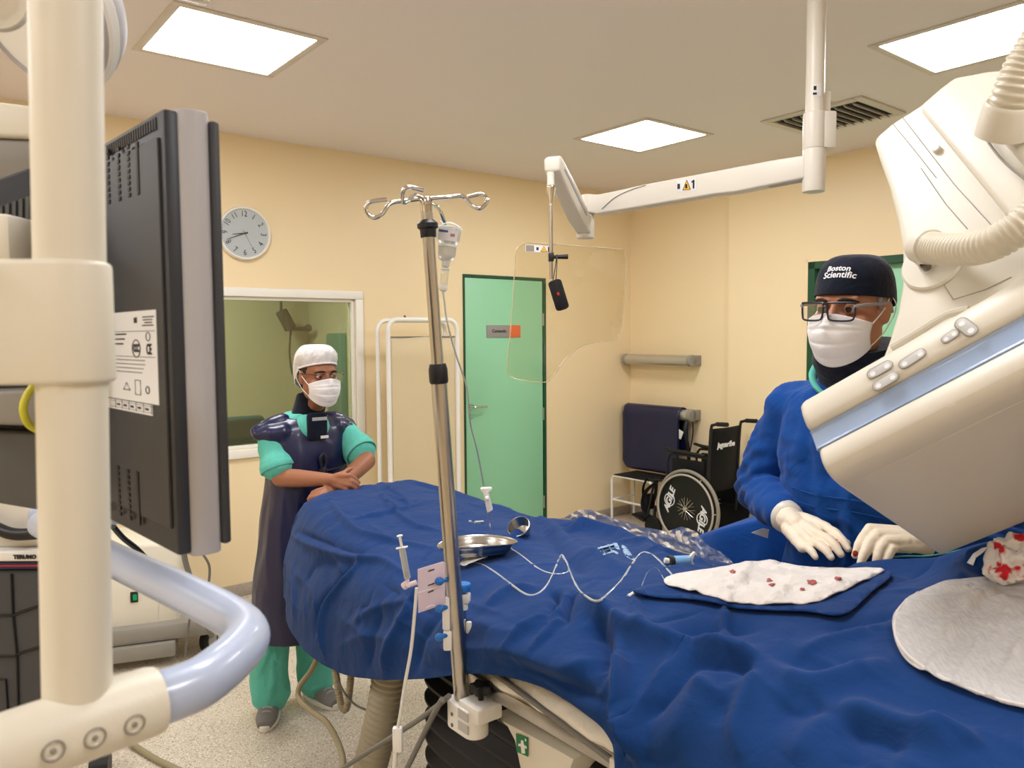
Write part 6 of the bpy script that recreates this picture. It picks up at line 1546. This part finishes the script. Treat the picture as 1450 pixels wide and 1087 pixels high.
# ---------------------------------------------------------------- things lying on the drape
from mathutils.geometry import delaunay_2d_cdt
def patch(outline, m, name, lift=.004, step=7, par=None, ripple=.0, thick=.0015, smooth=True, rs=60, bv=None, ridges=()):
    o = smooth_path([V((x, y, 0)) for x, y in outline], 4, True) if smooth else [V((x, y, 0)) for x, y in outline]
    pts = [V((p.x, p.y)) for p in o]; n = len(pts)
    def inside(x, y):
        c = False
        for i in range(n):
            a, b = pts[i], pts[i-1]
            if (a.y > y) != (b.y > y) and x < (b.x-a.x)*(y-a.y)/(b.y-a.y)+a.x: c = not c
        return c
    xs = [p.x for p in pts]; ys = [p.y for p in pts]; ins = []
    y = min(ys)+step*.5; r_ = 0
    while y < max(ys):
        x = min(xs)+step*(.5+.5*(r_ % 2)*.9)
        while x < max(xs):
            if inside(x, y) and min((V((x, y))-p).length for p in pts) > step*.45: ins.append(V((x, y)))
            x += step
        y += step*.8; r_ += 1
    vv, ee, ff, *_ = delaunay_2d_cdt(pts+ins, [], [list(range(n))], 1, 1e-5)
    co = []
    for p in vv:
        h = cast(p.x, p.y, bv or BV2)
        if h is None: h = AtZ(p.x, p.y, 1.08)
        e = min((p-q_).length for q_ in pts)
        rp_ = ripple*(noise.noise(h*rs)*.5*(1 if e > 0 else 1)+(1-abs(noise.noise(h*rs*.45+V((4, 4, 4)))))*.8)
        for rl, ra, rw in ridges:
            for (ax_, ay_), (bx2, by2) in zip(rl, rl[1:]):
                t_ = max(0, min(1, ((p.x-ax_)*(bx2-ax_)+(p.y-ay_)*(by2-ay_))/((bx2-ax_)**2+(by2-ay_)**2))); d2_ = math.hypot(p.x-ax_-t_*(bx2-ax_), p.y-ay_-t_*(by2-ay_)); rp_ += ra*math.exp(-(d2_/rw)**2)
        co.append(h+ZZ*(lift+rp_)+(EYE-h).normalized()*.002)
    me = bpy.data.meshes.new(name); me.from_pydata([tuple(c) for c in co], [], [tuple(f) for f in ff])
    bm = bmesh.new(); bm.from_mesh(me); bmesh.ops.recalc_face_normals(bm, faces=bm.faces)
    if sum(f.normal.z for f in bm.faces) < 0: bmesh.ops.reverse_faces(bm, faces=bm.faces)
    bm.to_mesh(me); bm.free(); fin(me, 180); ob = link(name, me, m, par)
    if thick: so = ob.modifiers.new('t', 'SOLIDIFY'); so.thickness = thick; so.offset = 1
    return ob
GAUZE = cloth('white gauze', (222, 216, 211), .4, 45, 0, 700, 0, .9, .06)
GAUZE2 = cloth('thin gauze', (204, 202, 201), .6, 20, 0, 700, 0, .9, .12)
REDS = mat('dried red stain', (168, 78, 78), .7, var=.25, vscale=120)
tw = patch([(898, 846), (905, 838), (940, 832), (1100, 820), (1240, 817), (1262, 822), (1232, 848), (1192, 880), (1140, 874), (1060, 870), (980, 856), (930, 852)], DRAPE, 'folded_towel', .005, 7, None, .006, .0025, rs=22)
tag(tw, 'folded royal blue towel under the small stained gauze', 'towel')
bmT = tw.data; BV3 = BVHTree.FromPolygons([v.co for v in bmT.vertices], [tuple(p.vertices) for p in bmT.polygons])
g1 = patch([(940, 834), (958, 822), (1020, 814), (1055, 805), (1090, 803), (1120, 809), (1160, 813), (1215, 815), (1252, 818), (1222, 834), (1188, 850), (1160, 862), (1130, 866), (1085, 867), (1040, 863), (995, 852), (960, 843)], GAUZE, 'gauze_pad', .010, 5, None, .007, .002, rs=38, ridges=[([(1020, 850), (1050, 830), (1060, 812)], .006, 6), ([(1090, 862), (1120, 838), (1180, 825)], .006, 6), ([(1100, 830), (1160, 842)], .005, 5), ([(985, 846), (1010, 828)], .005, 6), ([(1150, 858), (1185, 838), (1220, 826)], .005, 6)])
tag(g1, 'white gauze pad with small red stains lying on the folded blue towel', 'gauze')
bmT = g1.data; BV4 = BVHTree.FromPolygons([v.co for v in bmT.vertices], [tuple(p.vertices) for p in bmT.polygons])
for o in ([(1140, 826), (1150, 821), (1158, 824), (1154, 829), (1145, 829)], [(1132, 836), (1137, 833), (1141, 836), (1136, 838)], [(1084, 823), (1090, 820), (1095, 823), (1089, 825)], [(1088, 829), (1095, 827), (1098, 830), (1092, 831)], [(1030, 811), (1037, 808), (1043, 810), (1036, 813)], [(1180, 821), (1187, 818), (1193, 821), (1186, 824)]):
    cx_ = sum(q[0] for q in o)/len(o); cy_ = sum(q[1] for q in o)/len(o); rx_ = max(abs(q[0]-cx_) for q in o); ry_ = max(abs(q[1]-cy_) for q in o)
    o = [(cx_+rx_*random.uniform(.45, 1.15)*math.cos(k*math.pi/7), cy_+ry_*random.uniform(.45, 1.15)*math.sin(k*math.pi/7)) for k in range(14)]
    ob = patch(o, REDS, 'stain', .0030, 2.0, g1, 0, .0002, bv=BV4)
tag(lay([(890, 845), (897, 841), (905, 835), (918, 831), (940, 829)], .0055, WHITE, 'tape_roll'), 'white rolled tape strip at the left tip of the towel', 'tape')
g2 = patch([(1264, 884), (1272, 868), (1296, 848), (1330, 832), (1362, 826), (1420, 824), (1480, 826), (1560, 840), (1600, 930), (1560, 1040), (1500, 1026), (1450, 1012), (1415, 1003), (1372, 988), (1322, 968), (1288, 946), (1270, 922), (1264, 900)], GAUZE2, 'gauze_pad', .004, 5, None, .006, .0015, rs=15, ridges=[([(1316, 960), (1345, 905), (1372, 866), (1400, 845)], .007, 8), ([(1350, 985), (1385, 920), (1420, 860)], .006, 6), ([(1365, 988), (1400, 925), (1434, 866)], .005, 5), ([(1290, 862), (1380, 856), (1450, 866)], .006, 8), ([(1400, 1000), (1440, 930), (1470, 880)], .006, 8)])
nt = GAUZE2.node_tree; bn = nt.nodes['Principled BSDF']; tcn = nt.nodes.new('ShaderNodeTexCoord'); mpn = nt.nodes.new('ShaderNodeMapping'); mpn.inputs['Rotation'].default_value = (0, 0, R(20)); nt.links.new(tcn.outputs['Object'], mpn.inputs[0])
nzn = nt.nodes.new('ShaderNodeTexNoise'); nzn.inputs['Scale'].default_value = 1; nzn.inputs['Detail'].default_value = 3; mpn.inputs['Scale'].default_value = (260, 60, 60); nt.links.new(mpn.outputs[0], nzn.inputs['Vector'])
mrn = nt.nodes.new('ShaderNodeMapRange'); mrn.inputs[1].default_value = .3; mrn.inputs[2].default_value = .7; mrn.inputs[3].default_value = .80; mrn.inputs[4].default_value = 1.0; nt.links.new(nzn.outputs['Fac'], mrn.inputs[0]); nt.links.new(mrn.outputs[0], bn.inputs['Alpha'])
tag(g2, 'large thin woven gauze pad on the drape at the right edge', 'gauze')
mb = MB(); pl = []
for p in smooth_path([V((x, y, 0)) for x, y in ((1300, 846), (1274, 868), (1267, 890), (1268, 906), (1276, 924), (1294, 944), (1330, 966), (1376, 986), (1415, 1000), (1452, 1009))], 5):
    h = cast(p.x, p.y, BV2); pl.append(h+ZZ*.009+(EYE-h).normalized()*.004)
mb.tube(pl, .0024, 8, 1); mb.build('hem', GAUZE, g2)
# crumpled stained swab
c = on_drape(1440, 822)
if c is None: c = AtZ(1440, 822, 1.15)
mb = MB(); mb.sph(c+ZZ*.03+V((.01, 0, 0)), (.048, .045, .036), n=48); mb.sph(c+ZZ*.02+V((-.02, 0, 0)), (.024, .03, .022), n=24)
me = mb.blob(.0022, 1); wrinkle(me, .016, 42, 9); fin(me, 180); sw = link('swab', me, GAUZE)
tag(sw, 'crumpled gauze swab with bright red stains above the large gauze pad', 'swab')
nt = bpy.data.materials.new('stained gauze'); sm_ = GAUZE.copy(); sm_.name = 'stained swab gauze'; sw.data.materials[0] = sm_
nt = sm_.node_tree; b_n = nt.nodes['Principled BSDF']; src = b_n.inputs['Base Color'].links[0].from_socket
nz_ = nt.nodes.new('ShaderNodeTexNoise'); nz_.inputs['Scale'].default_value = 38; tcn = nt.nodes.new('ShaderNodeTexCoord'); nt.links.new(tcn.outputs['Object'], nz_.inputs['Vector'])
rp = nt.nodes.new('ShaderNodeValToRGB'); rp.color_ramp.elements[0].position = .52; rp.color_ramp.elements[1].position = .60; nt.links.new(nz_.outputs['Fac'], rp.inputs[0])
mxn = nt.nodes.new('ShaderNodeMix'); mxn.data_type = 'RGBA'; mxn.inputs['B'].default_value = (*lin((196, 40, 48)), 1); nt.links.new(rp.outputs[0], mxn.inputs['Factor']); nt.links.new(src, mxn.inputs['A']); nt.links.new(mxn.outputs['Result'], b_n.inputs['Base Color'])
# kidney dish and bowl
kc = on_drape(676, 779)
k0 = AtZ(676, 770, kc.z+.03)
t = thing('kidney_dish', 'shallow stainless steel kidney dish on the blue drape behind the IV pole', 'kidney dish', kc)
dl, dr_ = AtZ(618, 772, kc.z+.046), AtZ(731, 764, kc.z+.046); ex_ = (dr_-dl).normalized(); ey_ = ZZ.cross(ex_); ctr_ = (dl+dr_)/2; half = (dr_-dl).length/2
def kid(a, s, z):
    x = half*s*math.cos(a); y = .062*s*math.sin(a)+.03*(1-(x/half)**2)*1.0-.012
    return ctr_+ex_*x+ey_*y+ZZ*z
mb = MB()
prof = [(.0, -.026), (.76, -.026), (.82, -.023), (.90, -.008), (.96, .0), (1.0, .001), (1.0, -.001), (.96, -.003), (.88, -.012), (.79, -.028), (.0, -.029)]
mb.grid(lambda i, j: kid(2*math.pi*i, prof[min(int(round(j*10)), 10)][0], prof[min(int(round(j*10)), 10)][1]), 72, 11, closeu=True); mb.build('dish', STEEL, t, sharp=60)
bc = on_drape(737, 756)
t = thing('steel_bowl', 'small stainless steel bowl tipped on the drape beside the kidney dish', 'bowl', bc)
ax_ = V((-.35, -.62, .70)).normalized()
kk = bc.y/FPX; r_ = 16*kk
mb = MB(); mb.lathe(bc+ZZ*.012-ax_*.004, ax_, [(r_*.45, -.022), (r_*.75, -.014), (r_*.95, .006), (r_, .018), (r_*1.04, .019), (r_*1.0, .0195), (r_*.9, .006), (r_*.7, -.011), (.001, -.018)], 36); mb.build('bowl', STEEL, t)
tag(patch([(652, 806), (660, 798), (682, 788), (690, 783), (692, 793), (680, 800), (660, 808)], mat('white paper', (236, 234, 228), .7), 'paper_scrap', .01, 5, None, .006, .002), 'folded white paper scrap on the drape below the kidney dish', 'paper')
mb = MB(); a, b = on_drape(672, 742, .006), on_drape(684, 741, .006); mb.cyl(a, b, .0042); mb.cyl(on_drape(665, 740, .005), on_drape(668, 741, .005), .004); tag(mb.build('needle_cap', CL), 'small clear needle cap lying on the drape above the kidney dish', 'needle cap')
# blue haemostatic valve
t = thing('catheter_valve', 'pale blue valve fitting with a white wing on the drape near the stained gauze', 'valve', on_drape(965, 800))
PBL = mat('pale blue plastic', (120, 170, 214), .3)
vY = on_drape(962, 800).y-.012
mb = MB(); mb.cyl(P(952, 795, vY), P(976, 794, vY+.01), .0125, n=24, bev=.002); mb.build('valve_body', PBL, t)
mb = MB(); mb.cyl(P(947, 795, vY-.003), P(953, 795, vY), .013, n=20); mb.build('black_ring', BLACK, t)
mb = MB(); mb.cyl(P(941, 793, vY-.003), P(947, 794, vY-.002), .006); mb.cyl(P(951, 800, vY-.012), P(953, 808, vY-.014), .0062, n=16); mb.prism([P(974, 790, vY+.005), P(983, 781, vY+.005), P(986, 783, vY+.005), P(981, 794, vY+.005), P(984, 801, vY+.005), P(975, 799, vY+.005)], V((0, .008, 0)), .002); mb.build('wing', WHITE, t)
tag(lay([(974, 810), (985, 806), (1000, 803), (1015, 799)], .0018, CL, 'side_tube'), 'thin clear side tube leading right from the blue valve', 'tubing')
tag(lay([(1012, 800), (1022, 797), (1040, 794), (1058, 790)], .0016, mat('purple catheter', (60, 30, 70), .3), 'catheter_tip'), 'thin dark purple catheter lying behind the stained gauze', 'catheter')
# printed laundry mark
BPR = mat('pale blue print', (150, 178, 208), .8, var=.1)
t = tag(patch([(880, 774), (885, 774), (893, 784), (900, 795), (894, 793), (885, 787)], BPR, 'printed_mark', .002, 4, None, 0, .0004), 'pale blue printed mark on the drape cloth', 'printed mark')
for o in ([(846, 777), (868, 771), (870, 773), (847, 779)], [(850, 781), (876, 774), (877, 776), (851, 783)], [(853, 786), (866, 782), (867, 784), (855, 788)], [(868, 780), (876, 784), (874, 787), (867, 782)], [(850, 775), (852, 775), (858, 787), (856, 787)], [(860, 772), (862, 772), (869, 784), (866, 784)], [(868, 770), (874, 770), (878, 780), (872, 778)]):
    patch(o, BPR, 'print_stroke', .003, 3, t, 0, .0004, False)
# crinkled clear plastic sheet along the far edge
PLAS = glass_mat('crinkled clear plastic', (.93, .93, .93), .14, .2, .42)
top_ = [(800, 732), (818, 722), (836, 721), (870, 734), (910, 746), (945, 752), (965, 745), (985, 752), (1000, 770), (1025, 785), (1046, 804)]
bot_ = [(812, 742), (824, 742), (842, 752), (872, 758), (905, 764), (940, 772), (965, 780), (985, 786), (1004, 792), (1025, 800), (1040, 810)]
def plf(i, j):
    f = i*(len(top_)-1); a = min(int(f), len(top_)-2); f -= a
    tp = V((*[top_[a][k]*(1-f)+top_[a+1][k]*f for k in (0, 1)], 0)); bp = V((*[bot_[a][k]*(1-f)+bot_[a+1][k]*f for k in (0, 1)], 0)); p = tp.lerp(bp, j)
    q = onU(p.x, p.y, 1.705-.085*i)
    n_ = noise.noise(q*40)*.006+noise.noise(q*90)*.004
    return q+UU*n_+ZZ*noise.noise(q*60+V((9, 1, 1)))*.003*(j*(1-j)*4)
mb = MB(); mb.grid(plf, 120, 26); tag(mb.build('plastic_sheet', PLAS, None, sharp=180), 'crinkled clear plastic sheet along the far edge of the drape', 'plastic sheet')
tag(patch([(1369, 799), (1378, 786), (1390, 778), (1400, 776), (1394, 783), (1382, 792), (1378, 803)], WHITE, 'white_strip', .003, 3, None, .0, .0008, False), 'narrow white adhesive strip on the drape under the x-ray detector', 'adhesive strip')
pa = LK[3]
tag(MB().tube([P(1262, 788, 1.64), P(1284, 787, 1.64), P(1310, 787, 1.62), P(1340, 783, 1.56), P(1372, 776, 1.5), P(1420, 771, 1.44), P(1460, 782, 1.4)], .0017, 8, 8).build('catheter', mat('green catheter', (70, 150, 130), .3)), 'thin green catheter held in the left gloved hand', 'catheter')
tag(MB().tube([P(1255, 796, 1.62), P(1235, 803, 1.62), P(1205, 807, 1.63), P(1190, 812, 1.64), on_drape(1180, 822)], .0020, 8, 8).build('guide_wire', mat('dark red wire', (90, 50, 70), .3)), 'thin dark wire running from the glove to the stained gauze', 'wire')
# ---------------------------------------------------------------- world and view
w = bpy.data.worlds.new('world'); bpy.context.scene.world = w; w.use_nodes = True
w.node_tree.nodes['Background'].inputs[0].default_value = (1, .95, .88, 1); w.node_tree.nodes['Background'].inputs[1].default_value = .3
sc = bpy.context.scene
sc.view_settings.view_transform = 'Standard'; sc.view_settings.look = 'None'; sc.view_settings.gamma = 1; sc.view_settings.use_curve_mapping = False
sc.view_settings.exposure = 0.0
sc.cycles.use_denoising = True
sc.cycles.max_bounces = 10; sc.cycles.diffuse_bounces = 5; sc.cycles.transparent_max_bounces = 16
